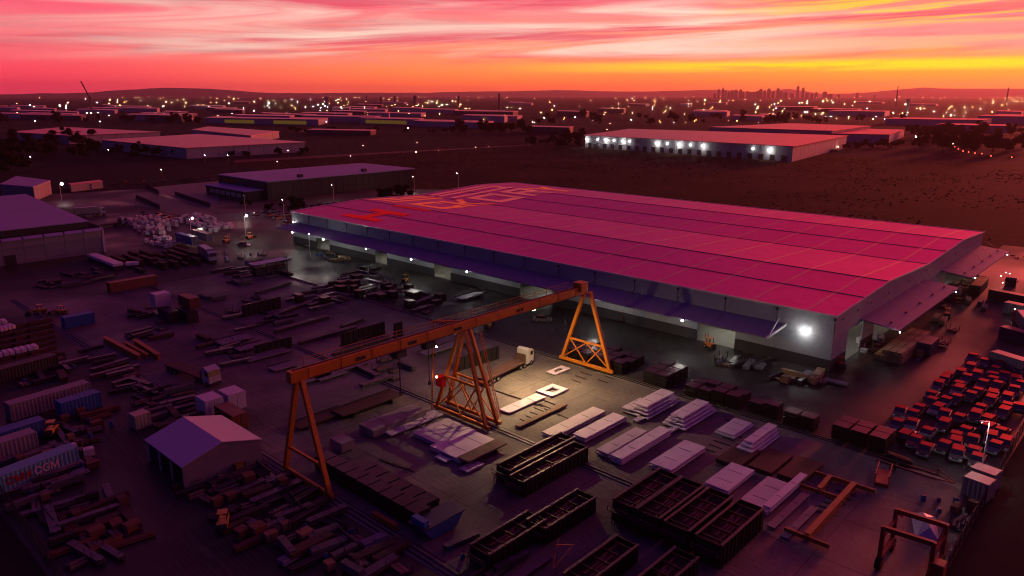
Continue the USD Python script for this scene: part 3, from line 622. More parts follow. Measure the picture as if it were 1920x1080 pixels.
# ------------------------------------------------------------------ yard paving, rails, fences
sl = UsdGeom.Xform.Define(stage, '/World/slab'); tag(sl, kind='structure')
for i in range(6):
    for j in range(20):
        x0, x1, y0, y1 = 47.8 + i * 58.4 / 6, 47.8 + (i + 1) * 58.4 / 6, 16 + j * 9.45, 16 + (j + 1) * 9.45
        obj('slab_bay', MB().bx(x0 + .05, x1 - .05, y0 + .05, y1 - .05, -.2, 0.006 + .004 * ((i * 7 + j * 3) % 5) / 5), concrete, sl)
struct('side_slab', MB().add(np.array([at(275, 352, .008), at(420, 338, .008), at(408, 380, .008), at(395, 394, .008), at(330, 372, .008)]), [[0, 1, 2], [0, 2, 3], [0, 3, 4]]), mat('pale_slab', (.15, .13, .14), .7, scale=.1, dirt=(.11, .1, .1)))
struct('road', MB().quad(at(205, 372, .01), at(300, 366, .01), at(408, 402, .01), at(395, 416, .01)).quad(at(395, 416, .012), at(408, 402, .012), at(540, 392, .012), at(560, 402, .012)), mat('road_asphalt', (.06, .055, .058), .6, scale=.1))
struct('track', MB().quad(at(440, 305, .0), at(1000, 272, .0), at(1000, 270.5, .0), at(440, 300, .0)).quad(at(560, 247, 0), at(700, 243.5, 0), at(700, 241, 0), at(560, 244, 0)), mat('track_dirt', (.16, .09, .07), .95, spec=.05, scale=.02))
railc = mat('rail_pad', (.16, .155, .16), .7, scale=.3, dirt=(.11, .105, .11))
railm = mat('rail_steel', (.03, .028, .03), .45, metal=.6)
for x, y0, y1 in ((46.7, 30, 215), (75.8, 40, 215), (107.0, 34, 190)):
    t = thing('crane_rail', {46.7: 'long crane rail strip nearest the tent shed', 75.8: 'long middle crane rail strip under the orange gantry', 107.0: 'long crane rail strip nearest the warehouse side'}[x], 'rail', (x, (y0 + y1) / 2, 0), 0)
    obj('pad', MB().box((0, 0, 0.0), (1.7, y1 - y0, .06)), railc, t)
    obj('rail', MB().box((-.35, 0, .09), (.14, y1 - y0, .16)), railm, t); obj('rail', MB().box((.35, 0, .09), (.14, y1 - y0, .16)), railm, t)

# ------------------------------------------------------------------ orange gantry crane
org = mat('crane_orange', (0.62, 0.21, 0.012), 0.5, spec=0.4, scale=0.8, vary=0.22, dirt=(0.40, 0.12, 0.012))
g = thing('gantry_crane', 'tall orange gantry crane spanning the slab on three leg frames', 'crane', (75.8, 80.6, 0))
X0, XM, X1 = -29.1, 0.0, 31.2
obj('main_beam', MB().bevel((-.4, 0, 15.55), (60.4, 1.15, 1.5), .06), org, g)
for x in np.linspace(-28, 27, 12): obj('beam_flange', MB().box((x, 0, 15.55), (.12, 1.3, 1.56)), org, g)
obj('beam_rail', MB().bx(-30, 29, -.1, .1, 16.3, 16.42), steeld, g)
for x in np.linspace(-28, 26, 19): obj('handrail_post', MB().box((x, .5, 16.85), (.06, .06, 1.1)), org, g)
obj('handrail', MB().box((-1, .5, 17.4), (54.2, .06, .06)), org, g); obj('handrail', MB().box((-1, .5, 16.9), (54.2, .05, .05)), org, g)
for x in (-20, -11, -2, 12): obj('access_plate', MB().box((x, -.6, 15.5), (1.6, .06, .5)), steeld, g)
obj('festoon_cable', MB().tube((-28, -.75, 14.95), (27, -.75, 14.95), .06, n=6), steeld, g)
obj('end_carriage', MB().bevel((29.0, 0, 16.3), (2.2, 2.0, 1.6), .1), org, g)
for x in (-13, -7.5): 
    obj('hoist', MB().bevel((x, 0, 14.2), (2.0, 1.3, .9), .1).box((x, 0.9, 15.0), (1.4, .5, .8)), steeld, g)
    obj('hoist_chain', MB().tube((x, 0, 8.2), (x, 0, 13.8), .07, n=6).box((x, 0, 8.1), (.35, .25, .6)), steeld, g)
def aframe(x, half, dx, cross, brace, w=.5):
    for sx in ((-dx, dx) if dx else (0,)):
        for s in (-1, 1):
            obj('leg', MB().bar((x + sx * .4, s * .55, 14.9), (x + sx, s * half, .75), w, w), org, g)
        yy = half * (1 - cross / 15) + .5 * cross / 15
        obj('cross_bar', MB().bar((x + sx * (1 - .6 * cross / 15), -yy, cross), (x + sx * (1 - .6 * cross / 15), yy, cross), .34), org, g)
        if brace:
            for s in (-1, 1):
                obj('brace', MB().bar((x + sx, s * half * .95, 1.0), (x + sx * .8, 0, cross - .2), .18), org, g)
                obj('brace', MB().bar((x + sx, 0, .7), (x + sx * .8, s * yy * .95, cross - .2), .18), org, g)
        obj('bogie_beam', MB().bevel((x + sx, 0, .62), (.5, half * 2 + 1.6, .55), .06), org, g)
        for s in (-1, 1):
            obj('wheel', MB().tube((x + sx - .12, s * half, .42), (x + sx + .12, s * half, .42), .32, n=14), steeld, g)
aframe(X0, 5.2, 0, 4.2, False, .62)
aframe(XM, 5.6, 1.25, 6.4, True)
aframe(X1, 5.6, 0.0, 5.0, True, .6)
obj('outrigger', MB().bar((-1, .4, 16.2), (-3.4, 3.4, 16.2), .3), org, g)
obj('cable_mast', MB().bar((-3.4, 3.4, 16.2), (-2.6, 5.4, .8), .16), org, g)
obj('cabinet', MB().bevel((-1.5, 4.2, 5.6), (1.1, 1.3, 1.7), .06), red, g)
obj('ladder', MB().bar((1.9, -1.2, 14.5), (1.9, -5.4, 1.0), .1).bar((2.3, -1.2, 14.5), (2.3, -5.4, 1.0), .1), org, g)
t = thing('work_lamp', 'amber work lamp glowing on the middle leg frame of the gantry', 'lamp', (73.2, 84.6, 6.6))
obj('lens', MB().ball((0, 0, 0), .2, 1), glow('amber_lens', (1, .3, .08), 25), t); obj('bracket', MB().bar((0, 0, -.2), (.7, -.1, -.5), .1), steeld, t)
t = thing('work_lamp', 'white work lamp hanging under the gantry beam by the cable mast', 'lamp', at(818, 650, 11.6))
obj('lens', MB().ball((0, 0, 0), .16, 1), lampglow, t); obj('bracket', MB().bar((0, 0, .1), (0, 0, 3.2), .06), steeld, t)
t = thing('work_lamp', 'warm floodlight under the gantry beam lighting the slab', 'lamp', (92.0, 80.6, 14.6))
obj('lamp_housing', MB().bevel((0, 0, .1), (.7, .5, .3), .05), steeld, t); obj('lens', MB().box((0, 0, -.09), (.5, .35, .05)), lampwarm, t)
dk_ = UsdLux.DiskLight.Define(stage, str(t.GetPath()) + '/bulb'); dk_.CreateRadiusAttr(.3); dk_.CreateNormalizeAttr(True); dk_.CreateIntensityAttr(2600); dk_.CreateColorAttr(Gf.Vec3f(1.0, .64, .30)); dk_.AddTranslateOp().Set(Gf.Vec3d(0, 0, -.4)); dk_.AddRotateXOp().Set(-12.0)

# ------------------------------------------------------------------ prototypes
rub = mat('tyre_rubber', (.012, .012, .013), .85, spec=.2)
chrome = mat('wheel_rim', (.35, .35, .37), .35, metal=.7)
def wheel_(p, x, y, r, w=.26, name='wheel'):
    t = UsdGeom.Xform.Define(stage, numbered(p, name)); q = str(t.GetPath())
    obj('tyre', MB().tube((x, y - w / 2, r), (x, y + w / 2, r), r, n=16), rub, q)
    obj('rim', MB().tube((x, y - w / 2 - .01, r), (x, y + w / 2 + .01, r), r * .58, n=10), chrome, q)
def paint(name, c, rough=.35): return mat('paint_' + name, c, rough, spec=.4, coat=.1 * (rough < .4), vary=.08, scale=1.2, dirt=tuple(v * .75 for v in c))
def container(L, W, H, m, dm):
    def build(p):
        b = MB()
        n = int(L / .28)
        for s in (-1, 1):
            xs_ = np.linspace(-L / 2 + .12, L / 2 - .12, 2 * n + 1)
            ys_ = s * (W / 2 - .02 - .05 * (np.arange(2 * n + 1) % 4 < 2))
            v = np.array([(x, y, z) for z in (.15, H - .12) for x, y in zip(xs_, ys_)]); k = len(xs_)
            b.add(v, [[i, i + 1, i + 1 + k] if s < 0 else [i, i + 1 + k, i + 1] for i in range(k - 1)] + [[i, i + 1 + k, i + k] if s < 0 else [i, i + k, i + 1 + k] for i in range(k - 1)])
        b.box((L / 2 - .06, 0, H / 2), (.06, W - .2, H - .2)).box((0, 0, .12), (L - .1, W - .1, .12))
        obj('side_wall', b, m, p)
        obj('roof', MB().bevel((0, 0, H - .07), (L - .06, W - .06, .1), .03), m, p)
        for y in (-W / 4 + .02, W / 4 - .02): obj('door', MB().box((-L / 2 + .04, y, H / 2), (.07, W / 2 - .14, H - .3)).tube((-L / 2 - .01, y - .2, .2), (-L / 2 - .01, y - .2, H - .2), .025, n=6).tube((-L / 2 - .01, y + .2, .2), (-L / 2 - .01, y + .2, H - .2), .025, n=6), dm, p)
        for sx in (-1, 1):
            for sy in (-1, 1): obj('corner_post', MB().box((sx * (L / 2 - .07), sy * (W / 2 - .07), H / 2), (.16, .16, H)), m, p)
    return build
def truck(cab, trailer, kind='flat', L=11.0):
    def build(p):
        obj('cab', MB().prism([(-1.05, .9), (1.05, .9), (1.05, 3.35), (.35, 3.6), (-.9, 3.1), (-1.12, 1.9)], -1.2, 1.2, 'y').box((0, 0, .75), (2.1, 2.3, .4)), cab, p)
        obj('windscreen', MB().bar((-1.165, 0, 2.03), (-.95, 0, 3.0), 2.1, .04, upv=(1, 0, 0)), glassd, p)
        for s in (-1, 1):
            obj('side_window', MB().box((-.35, s * 1.21, 2.5), (.8, .03, .75)), glassd, p)
            obj('headlight', MB().box((-1.1, s * .85, .95), (.08, .4, .22)), mat('lamp_clear', (.7, .7, .7), .2), p)
            obj('mirror', MB().box((-1.15, s * 1.4, 2.5), (.14, .2, .6)), steeld, p)
        obj('bumper', MB().bevel((-1.1, 0, .6), (.3, 2.45, .4), .06), steeld, p)
        obj('chassis', MB().box((L / 2 + .8, 0, .85), (L + 2, .9, .3)), steeld, p)
        for x in (-.25, 1.9, 3.1): 
            for s in (-1, 1): wheel_(p, x, s * 1.05, .5, .32)
        for x in (L - 1.9, L - .7, L + .5):
            for s in (-1, 1): wheel_(p, x, s * 1.05, .5, .32)
        x0, x1 = 1.5, L + 1.5
        if kind == 'flat':
            obj('deck', MB().bevel(((x0 + x1) / 2, 0, 1.25), (x1 - x0, 2.5, .25), .04), trailer, p)
            obj('headboard', MB().box((x0 + .1, 0, 2.0), (.12, 2.4, 1.3)), trailer, p)
        else:
            obj('trailer_box', MB().bevel(((x0 + x1) / 2, 0, 2.55), (x1 - x0, 2.5, 2.75), .05), trailer, p)
            obj('trailer_roof', MB().bx(x0 + .1, x1 - .1, -1.15, 1.15, 3.93, 3.97), whitep, p)
    return build
carm = mat('car_roof_paint', (.20, .04, .07), .42, metal=.7, tint=(.7, .12, .2), vary=.3, scale=.25)  # red sky reflection put into the roof colour, whatever the body paint
def car_build(body, wagon):
    def build(p):
        prof = [(-2.1, .35), (2.1, .35), (2.15, .8), (1.95 if wagon else 2.1, .98), (1.0, 1.0), (-1.0, .95), (-2.05, .78)]
        obj('body', MB().prism(prof, -.86, .86, 'y'), body, p)
        cab = [(-1.05, .94), (1.95 if wagon else 1.55, .98), (1.7 if wagon else .95, 1.42), (-.35, 1.42)]
        obj('glasshouse', MB().prism(cab, -.76, .76, 'y'), glassd, p)
        r0, r1 = -.42, (1.72 if wagon else 1.0)
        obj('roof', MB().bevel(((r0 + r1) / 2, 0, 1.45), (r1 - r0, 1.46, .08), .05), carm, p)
        for x in (-1.3, 1.3):
            for s in (-1, 1): wheel_(p, x, s * .8, .32, .2)
        obj('bumper', MB().bevel((-2.12, 0, .5), (.16, 1.6, .24), .04), mat('pale_trim', (.2, .2, .21), .4), p); obj('bumper', MB().bevel((2.14, 0, .5), (.16, 1.6, .24), .04), steeld, p)
        for s in (-1, 1):
            obj('headlight', MB().box((-2.07, s * .6, .72), (.08, .36, .14)), mat('lamp_clear', (.7, .7, .7), .2), p); obj('tail_light', MB().box((2.13, s * .62, .8), (.06, .3, .16)), red, p)
    return build
def stack_build(m, L=2.3, W=2.3, n=5, h=.42):
    def build(p):
        rng = random.Random(int(L * 100 + W * 10 + n))
        for i in range(n):
            z = .12 + i * h; dx, dy = rng.uniform(-.05, .05), rng.uniform(-.05, .05)
            b = MB().box((dx, dy, z + .04), (L, W, .05))
            for sx in (-1, 1): b.box((dx + sx * (L / 2 - .06), dy, z + h * .45), (.1, W, h * .7))
            for sy in (-1, 1): b.box((dx, dy + sy * (W / 2 - .06), z + h * .45), (L - .22, .1, h * .7))
            obj('tray', b, m, p)
        obj('top_sheet', MB().bevel((0, 0, .12 + n * h + .05), (L * .97, W * .97, .07), .03), m, p)
        for sx in (-1, 1): obj('skid', MB().box((sx * L * .3, 0, .06), (.14, W, .12)), steeld, p)
    return build
def pack_build(m, L=4.0, W=1.2, n=5, h=.16, cols=6):
    def build(p):
        rng = random.Random(int(L * 70 + n))
        for j in range(cols):
            for i in range(n):
                w = W / cols; e = rng.uniform(-.12, .12)
                obj('board', MB().box((e, -W / 2 + (j + .5) * w, .15 + (i + .5) * h), (L, w * .92, h * .9)), m, p)
        for x in (-L * .3, L * .3):
            obj('bearer', MB().box((x, 0, .07), (.12, W, .13)), steeld, p)
            obj('strap', MB().box((x, 0, .15 + n * h + .012), (.05, W * 1.01, .02)), steeld, p)
    return build
def bale_build(seed):
    def build(p):
        m = trimesh.creation.box((1.25, 1.1, 1.15)); m = m.subdivide().subdivide().subdivide()
        v = np.array(m.vertices); n = v / np.linalg.norm(v, axis=1)[:, None]
        v = v * .9 + n * .09 + n * (meshkit.fbm(v * 2.6 + seed * 7, 3, seed)[:, None] - .5) * .16
        v[:, 2] += .72
        obj('wrapped_load', (v, np.array(m.faces)), mat('white_wrap', (.52, .48, .52), .5, spec=.5, scale=2, vary=.2), p, smooth=40)
        obj('pallet', MB().box((0, 0, .08), (1.2, 1.1, .13)), mat('pallet_wood', (.16, .11, .07), .8), p)
    return build
def mould_build(L, W, H, full=True):
    dk = mat('mould_steel', (.007, .007, .010), .6, metal=.1, spec=.35, vary=.3); rl = mat('mould_rail', (.075, .055, .075), .5, metal=.4, vary=.2)
    def build(p):
        for s in (-1, 1):
            obj('side_wall', MB().box((0, s * (W / 2 - .1), H / 2), (L, .12, H)), dk, p)
            obj('top_rail', MB().bevel((0, s * (W / 2 - .1), H + .06), (L + .1, .32, .16), .03), rl, p)
            obj('end_wall', MB().box((s * (L / 2 - .06), 0, H / 2), (.12, W - .34, H)), dk, p)
            b = MB()
            for i in range(int(L / .9)):
                obj('stiffener', MB().box((-L / 2 + .5 + i * .9, s * (W / 2 + .03), H / 2), (.1, .12, H - .1)), dk, p)
        obj('floor', MB().box((0, 0, H - .62), (L - .26, W - .36, .1)), dk, p)
        for i in range(5): obj('cross_member', MB().box((-L * .4 + i * L * .2, 0, H - .2), (.16, W - .36, .2)), dk, p)
        for i in range(4): obj('timber', MB().box((-L * .22 + i * L * .14, (-.55, .3, -.1, .7)[i], H - .5), (L * .42, .26, .14), rz=.02 * i), mat('red_timber', (.20, .08, .06), .8), p)
        obj('walkway', MB().box((-L / 2 - .5, 0, H * .62), (.9, W, .06)), dk, p)
        obj('walkway_rail', MB().bar((-L / 2 - .95, -W / 2, H * .62 + .6), (-L / 2 - .95, W / 2, H * .62 + .6), .06).bar((-L / 2 - .95, -W / 2, H * .62), (-L / 2 - .95, -W / 2, H * .62 + .6), .06).bar((-L / 2 - .95, W / 2, H * .62), (-L / 2 - .95, W / 2, H * .62 + .6), .06), rl, p)
        obj('ladder', MB().bar((-L / 2 - .98, W * .3, 0), (-L / 2 - .98, W * .3, H * .62), .06).bar((-L / 2 - .98, W * .3 - .4, 0), (-L / 2 - .98, W * .3 - .4, H * .62), .06), dk, p)
    return build
def lamp_build(h=8.0, arm=1.4, mast_c=None):
    def build(p):
        obj('pole', MB().tube((0, 0, 0), (0, 0, h), .11, .06, 8), mast_c or flashm, p)
        obj('arm', MB().bar((0, 0, h), (arm, 0, h + .15), .08), mast_c or flashm, p)
        obj('lamp_head', MB().bevel((arm, 0, h + .16), (.7, .3, .16), .04), mast_c or flashm, p)
    return build

# ------------------------------------------------------------------ concrete panels lying on the slab
pan = [mat('panel_concrete', (.50, .44, .54), .55, spec=.4, scale=.5, vary=.2, dirt=(.40, .37, .41)), mat('panel_concrete_pale', (.62, .53, .68), .5, spec=.45, scale=.4, vary=.18, dirt=(.54, .49, .55)), mat('panel_brown', (.15, .10, .075), .8, scale=.8, dirt=(.11, .07, .06)), mat('panel_dark', (.2, .18, .2), .7, scale=.5)]
timber = mat('bearer_timber', (.035, .026, .024), .85)
def panels(b, t, z, where, mk=0, th=.22, layers=1, shrink=0.0, step=(0, 0), kind='concrete panel', hole=None):
    """One panel or a stack of them whose top face has these image corners (nearest the camera, farthest)."""
    p, q = at(*b, z), at(*t, z)
    x0, x1, y0, y1 = min(p[0], q[0]), max(p[0], q[0]), min(p[1], q[1]), max(p[1], q[1])
    if x1 - x0 < 1: x1 = x0 + 1
    if y1 - y0 < 1: y1 = y0 + 1
    gap = max((z - th * layers) / layers, .03)
    words = {1: [''], 2: ['top ', 'bottom '], 3: ['top ', 'middle ', 'bottom '], 4: ['top ', 'second ', 'third ', 'bottom '], 5: ['top ', 'second ', 'third ', 'fourth ', 'bottom ']}[layers]
    for k in range(layers):
        zt = z - k * (th + gap); e = shrink * k
        c = ((x0 + x1) / 2 + step[0] * k, (y0 + y1) / 2 + step[1] * k)
        s = (x1 - x0 + e, y1 - y0 + e)
        m = MB().bevel((*c, zt - th / 2), (*s, th), .03)
        if hole:
            m = MB()
            hx, hy = s[0] * .22, s[1] * .2
            m.bx(c[0] - s[0] / 2, c[0] - hx, c[1] - s[1] / 2, c[1] + s[1] / 2, zt - th, zt).bx(c[0] + hx, c[0] + s[0] / 2, c[1] - s[1] / 2, c[1] + s[1] / 2, zt - th, zt)
            m.bx(c[0] - hx + .001, c[0] + hx - .001, c[1] - s[1] / 2, c[1] - hy, zt - th, zt).bx(c[0] - hx + .001, c[0] + hx - .001, c[1] + hy, c[1] + s[1] / 2, zt - th, zt)
        obj('concrete_panel', m, pan[mk] if isinstance(mk, int) else mk, None, label=f'{words[k]}{where}', cat='concrete panel')
        n = max(2, int(s[0] / 3.2))
        for i in range(n):
            if gap > .05 or k == layers - 1:
                zz = (zt - th - gap, zt - th) if k < layers - 1 else (0.0, zt - th)
                if zz[1] - zz[0] > .02:
                    obj('bearer', MB().bx(c[0] - s[0] / 2 + (i + .5) * s[0] / n - .1, c[0] - s[0] / 2 + (i + .5) * s[0] / n + .1, c[1] - s[1] / 2 + .1, c[1] + s[1] / 2 - .1, zz[0] + .007, zz[1] - .004), timber, None, label=f'bearer under {words[k]}{where}', cat='timber bearer', group='timber bearers under ' + where[:60])
        for i in range(2):
            if k == 0 and not hole and s[0] > 3: obj('cast_slot', MB().box((c[0] + (-.2 + .4 * i) * s[0], c[1], zt + .004), (.1, s[1] * .62, .012)), timber, None, label=f'batten on {words[0]}{where}', cat='batten', group='battens on ' + where[:60])
P_ = panels
P_((955, 774), (1005, 737), .45, 'pale slab lying on lit sand-coloured ground right of the middle gantry legs', 1)
P_((1035, 743), (1036, 719), .4, 'small pale slab with a square hole near the gantry', 1, hole=True)
P_((1042, 702), (1053, 685), .4, 'small pale slab with an opening at the right gantry legs', 0, hole=True)
P_((975, 800), (1060, 758), .5, 'brown board panel below the pale slab in the lamp light', 2)
P_((1040, 819), (1112, 762), .9, 'long violet panel at the left of the violet rows', 0, layers=2)
P_((1098, 822), (1150, 773), .9, 'violet panel second from left in the upper row', 1, layers=2)
P_((1213, 763), (1240, 728), 2.0, 'narrow panel in the tall stack at the back of the violet rows', 1, layers=4, shrink=.5)
P_((1196, 790), (1226, 768), .5, 'wide low panel in front of the tall back stack', 0, layers=1)
P_((1180, 768), (1200, 745), .9, 'flat panel left of the tall back stack', 0, layers=2)
P_((1281, 783), (1307, 747), 1.9, 'narrow panel in the tall stack right of the back stack', 1, layers=4, shrink=.6)
P_((1252, 814), (1277, 790), .5, 'grey panel in front of the right tall stack', 0)
P_((1140, 851), (1192, 800), .9, 'violet panel with dark joints, middle of the rows', 0, layers=2)
P_((1166, 861), (1237, 798), 1.1, 'long magenta panel through the middle of the rows', 1, layers=3)
P_((1258, 882), (1284, 824), .9, 'broad pale magenta panel nearest the row centre', 1, layers=2)
P_((1376, 816), (1378, 783), .6, 'square pale panel beside the timber bearers at right', 1, layers=2, shrink=.5)
P_((1412, 830), (1440, 792), 1.7, 'panel in the layered stack at the right of the rows', 1, layers=4, shrink=.5, step=(-.4, 0))
P_((1365, 921), (1372, 866), .7, 'big square violet panel behind the black moulds', 1, layers=2)
P_((1438, 960), (1440, 892), .7, 'violet panel with dark joints right of the big square panel', 0, layers=2)
P_((1445, 952), (1506, 887), 1.0, 'long violet panel at the right end of the lower row', 1, layers=2)
P_((1452, 990), (1512, 925), .4, 'dim grey panel in front of the long lower panel', 3)
P_((1478, 1010), (1530, 950), .3, 'dull flat panel beside the orange beam', 3)
P_((826, 835), (838, 783), .7, 'violet panel at upper left of the left pile', 0, layers=2)
P_((862, 862), (880, 803), .8, 'bright violet panel in the middle of the left pile', 1, layers=2)
P_((835, 866), (848, 840), .4, 'small panel at the left front of the left pile', 0)
P_((876, 885), (892, 862), .4, 'small grey panel at the front of the left pile', 0)
P_((878, 866), (930, 822), 1.1, 'brown board panel across the left pile', 2)
P_((733, 816), (812, 768), .5, 'long thin violet panel left of the left pile', 0)
P_((700, 808), (772, 757), 1.4, 'low upright beam by the long thin panel', 3, th=1.2)
P_((640, 833), (642, 812), 1.6, 'small pale frame standing alone left of the slab centre', 3, th=1.4)
rngb = random.Random(5)
for k, (x, y, n, w) in enumerate([(935, 735, 7, 'left of the lit pale slab'), (985, 790, 6, 'in front of the brown board panel'), (1330, 845, 5, 'below the square pale panel'), (1370, 790, 3, 'above the square pale panel'), (1130, 715, 6, 'below the right gantry legs'), (1080, 715, 4, 'behind the square holed slab'),
                               (720, 865, 5, 'on the open slab left of centre'), (1480, 905, 5, 'above the orange beam'), (760, 935, 3, 'beside the long black stack'), (1030, 770, 4, 'right of the lit pale slab'), (930, 700, 5, 'behind the middle gantry legs'), (1540, 960, 6, 'along the right of the orange beam')]):
    for i in range(n):
        p = at(x + i * (9 if k % 2 else 12), y + i * (-7 if k % 3 else 4), 0)
        obj('bearer', MB().box((0, 0, .05), (.2, rngb.uniform(1.8, 2.8), .1)).turned(rngb.uniform(-.05, .05), (p[0], p[1], .008)), timber, None, label='loose dark timber bearer ' + w, cat='timber bearer', group='loose timber bearers ' + w)
# ------------------------------------------------------------------ what stands in the yard
def put(name, key, label, cat, px=None, xy=None, rz=0.0, z=0.0, group=None):
    p = at(*px, 0.0) if px else np.array([*xy, 0.0])
    return copy(name, key, label, cat, (p[0], p[1], z + .01), rz, group)
H90 = math.pi / 2
blackm = mat('black_tray', (.014, .012, .014), .32, metal=.3, spec=.6, vary=.3, scale=1.5)
proto('mould_stack', stack_build(blackm))
proto('mould_stack_low', stack_build(blackm, n=4))
rs = random.Random(21)
RANK = ['first', 'second', 'third', 'fourth', 'fifth', 'sixth', 'seventh', 'eighth', 'ninth', 'tenth', 'eleventh', 'twelfth', 'thirteenth', 'fourteenth']
for name, x0, x1, y0, y1, dx, dy in (('right of the far gantry legs', 107.8, 116, 73, 85.5, 2.7, 2.55), ('in the second black block along the warehouse', 107.8, 115, 63.5, 70, 2.5, 2.5), ('in the third black block along the warehouse', 107.8, 112.5, 50, 60.3, 2.5, 2.55), ('in the short fourth black block', 108.5, 112, 43.8, 48.4, 2.5, 2.5),
                                    ('in the fifth black block from the gantry', 107.8, 109.8, 37.6, 42.6, 2.5, 2.5), ('in the rail end block', 107.8, 112.5, 27.5, 36.5, 2.5, 2.55)):
    ny, nx = max(1, int((y1 - y0) / dy + .3)), max(1, int((x1 - x0) / dx + .3))
    for j in range(nx):
        for i in range(ny):
            key = 'mould_stack' if rs.random() < .7 else 'mould_stack_low'
            row = 'front row' if j == 0 else 'rear row' if j == nx - 1 else f'{RANK[j]} row'
            put('mould_stack', key, f'black tray stack, {RANK[ny - 1 - i]} from left, {row}, {name}', 'stack', xy=(x0 + (j + .5) * dx + rs.uniform(-.08, .08), y0 + (i + .5) * dy + rs.uniform(-.08, .08)), rz=rs.uniform(-.03, .03), group='black tray stacks ' + name)
# tall open steel moulds at the front
proto('steel_mould', mould_build(10.5, 3.3, 2.8)); proto('steel_mould_long', mould_build(13.5, 2.6, 2.2)); proto('steel_mould_short', mould_build(9.6, 3.0, 2.1, False))
for y, w in ((44.5, 'leftmost'), (41.2, 'second from left'), (37.4, 'third from left'), (33.4, 'rightmost')):
    put('steel_mould', 'steel_mould', f'tall open black steel mould with rosy rails, {w} of the row of four', 'mould', xy=(72.6, y), group='open steel moulds in the front row')
put('steel_mould', 'steel_mould_long', 'long open steel mould with two rails, left of the row of four', 'mould', xy=(70.5, 58.6)); put('steel_mould', 'steel_mould_long', 'long open steel mould behind the left long mould', 'mould', xy=(71.5, 61.9))
put('steel_mould', 'steel_mould_short', 'open steel mould beside the blue machine, lower centre', 'mould', xy=(54.5, 51.2)); put('steel_mould', 'steel_mould_short', 'dark steel mould in the shadow right of the blue machine mould', 'mould', xy=(62.5, 50.0))
put('steel_mould', 'steel_mould_short', 'dark steel mould lowest at the bottom edge of the picture', 'mould', xy=(57.5, 40.5)); put('steel_mould', 'steel_mould_short', 'dark steel mould standing in front of the row of four', 'mould', xy=(60, 34.5))
for i in range(9): put('mould_stack', 'mould_stack', f'tall black stack, {RANK[i]} from the far end of the long black wall', 'stack', xy=(50.6, 82.0 - i * 2.42), rz=rs.uniform(-.03, .03), group='long black wall of stacks left of the slab')
for i in range(6): put('mould_stack', 'mould_stack_low', f'low black stack, {RANK[i]} in the row on the slab side of the long black wall', 'stack', xy=(53.2, 76.5 - i * 2.5), rz=rs.uniform(-.04, .04), group='low row beside the long black wall')
# dark red plates in the far right of the slab
for x, y, sx, sy, w in ((92.5, 42.3, 6.5, 3.6, 'left'), (94.0, 38.2, 7.0, 3.4, 'middle'), (94.5, 34.2, 7.0, 3.5, 'right')):
    obj('steel_plate', MB().bevel((x, y, .35), (sx, sy, .6), .04), mat('rust_plate', (.07, .028, .022), .75, scale=.8, dirt=(.04, .018, .015)), None, label=f'dark rusty plate stack, {w} of three behind the orange beam', cat='steel plate')
# orange beams
beamo = mat('beam_orange', (.42, .16, .03), .55, scale=.8, dirt=(.3, .11, .025))
def ibeam(name, a, b, w, h, m, label, cat='steel beam', ends=False):
    a, b = np.asarray(a, float), np.asarray(b, float); c = (a + b) / 2; rz = math.atan2(b[1] - a[1], b[0] - a[0]); L = np.linalg.norm((b - a)[:2])
    t = thing(name, label, cat, (c[0], c[1], a[2] + .01), rz)
    obj('flange', MB().box((0, 0, h - .04), (L, w, .08)), m, t); obj('flange', MB().box((0, 0, .04), (L, w, .08)), m, t)
    obj('web', MB().box((0, 0, h / 2), (L, w * .35, h - .16)), m, t)
    if ends:
        for s in (-1, 1): obj('end_plate', MB().box((s * (L / 2 + .12), 0, h * .45), (.24, 5.2, h * .6)), m, t)
    return t
ibeam('lifting_beam', at(1512, 1013), at(1601, 915), .7, .9, beamo, 'long orange lifting beam with cross ends, lower right', ends=True)
ibeam('lifting_beam', at(1535, 925), at(1556, 900), .6, .8, beamo, 'short orange tee beam above the long orange beam', ends=True)
put_t = ibeam('spreader_beam', at(196, 640), at(262, 675), .9, 1.1, beamo, 'longest orange beam of the pile at left'); ibeam('spreader_beam', at(235, 648), at(278, 672), .6, .9, beamo, 'thin orange beam in the middle of the pile at left'); ibeam('spreader_beam', at(253, 645), at(298, 674), .9, 1.1, beamo, 'orange beam at the right of the pile at left')
ibeam('spreader_beam', at(700, 968), at(745, 994), .6, .7, beamo, 'short orange beam by the rail strip at lower centre')
for i, (a, b, w) in enumerate([((497, 600), (612, 558), 'left of the rail, upper row'), ((515, 624), (616, 596), 'beside the rail, upper middle'), ((560, 646), (668, 616), 'with ribs, middle of the mould yard'), ((625, 667), (730, 634), 'behind the gantry beam'), ((578, 576), (632, 562), 'short, top of the mould yard'), ((640, 616), (680, 600), 'short, right of the mould yard'), ((668, 642), (716, 624), 'thin, close to the gantry beam'), ((480, 552), (545, 532), 'dark, below the roofed rack')]):
    p, q = at(*a), at(*b)
    ibeam('casting_bed', p, q, 1.5, .7, mat('bed_steel', (.10, .085, .095), .6, metal=.3, scale=.5), f'low steel casting bed, {w}', 'casting bed')
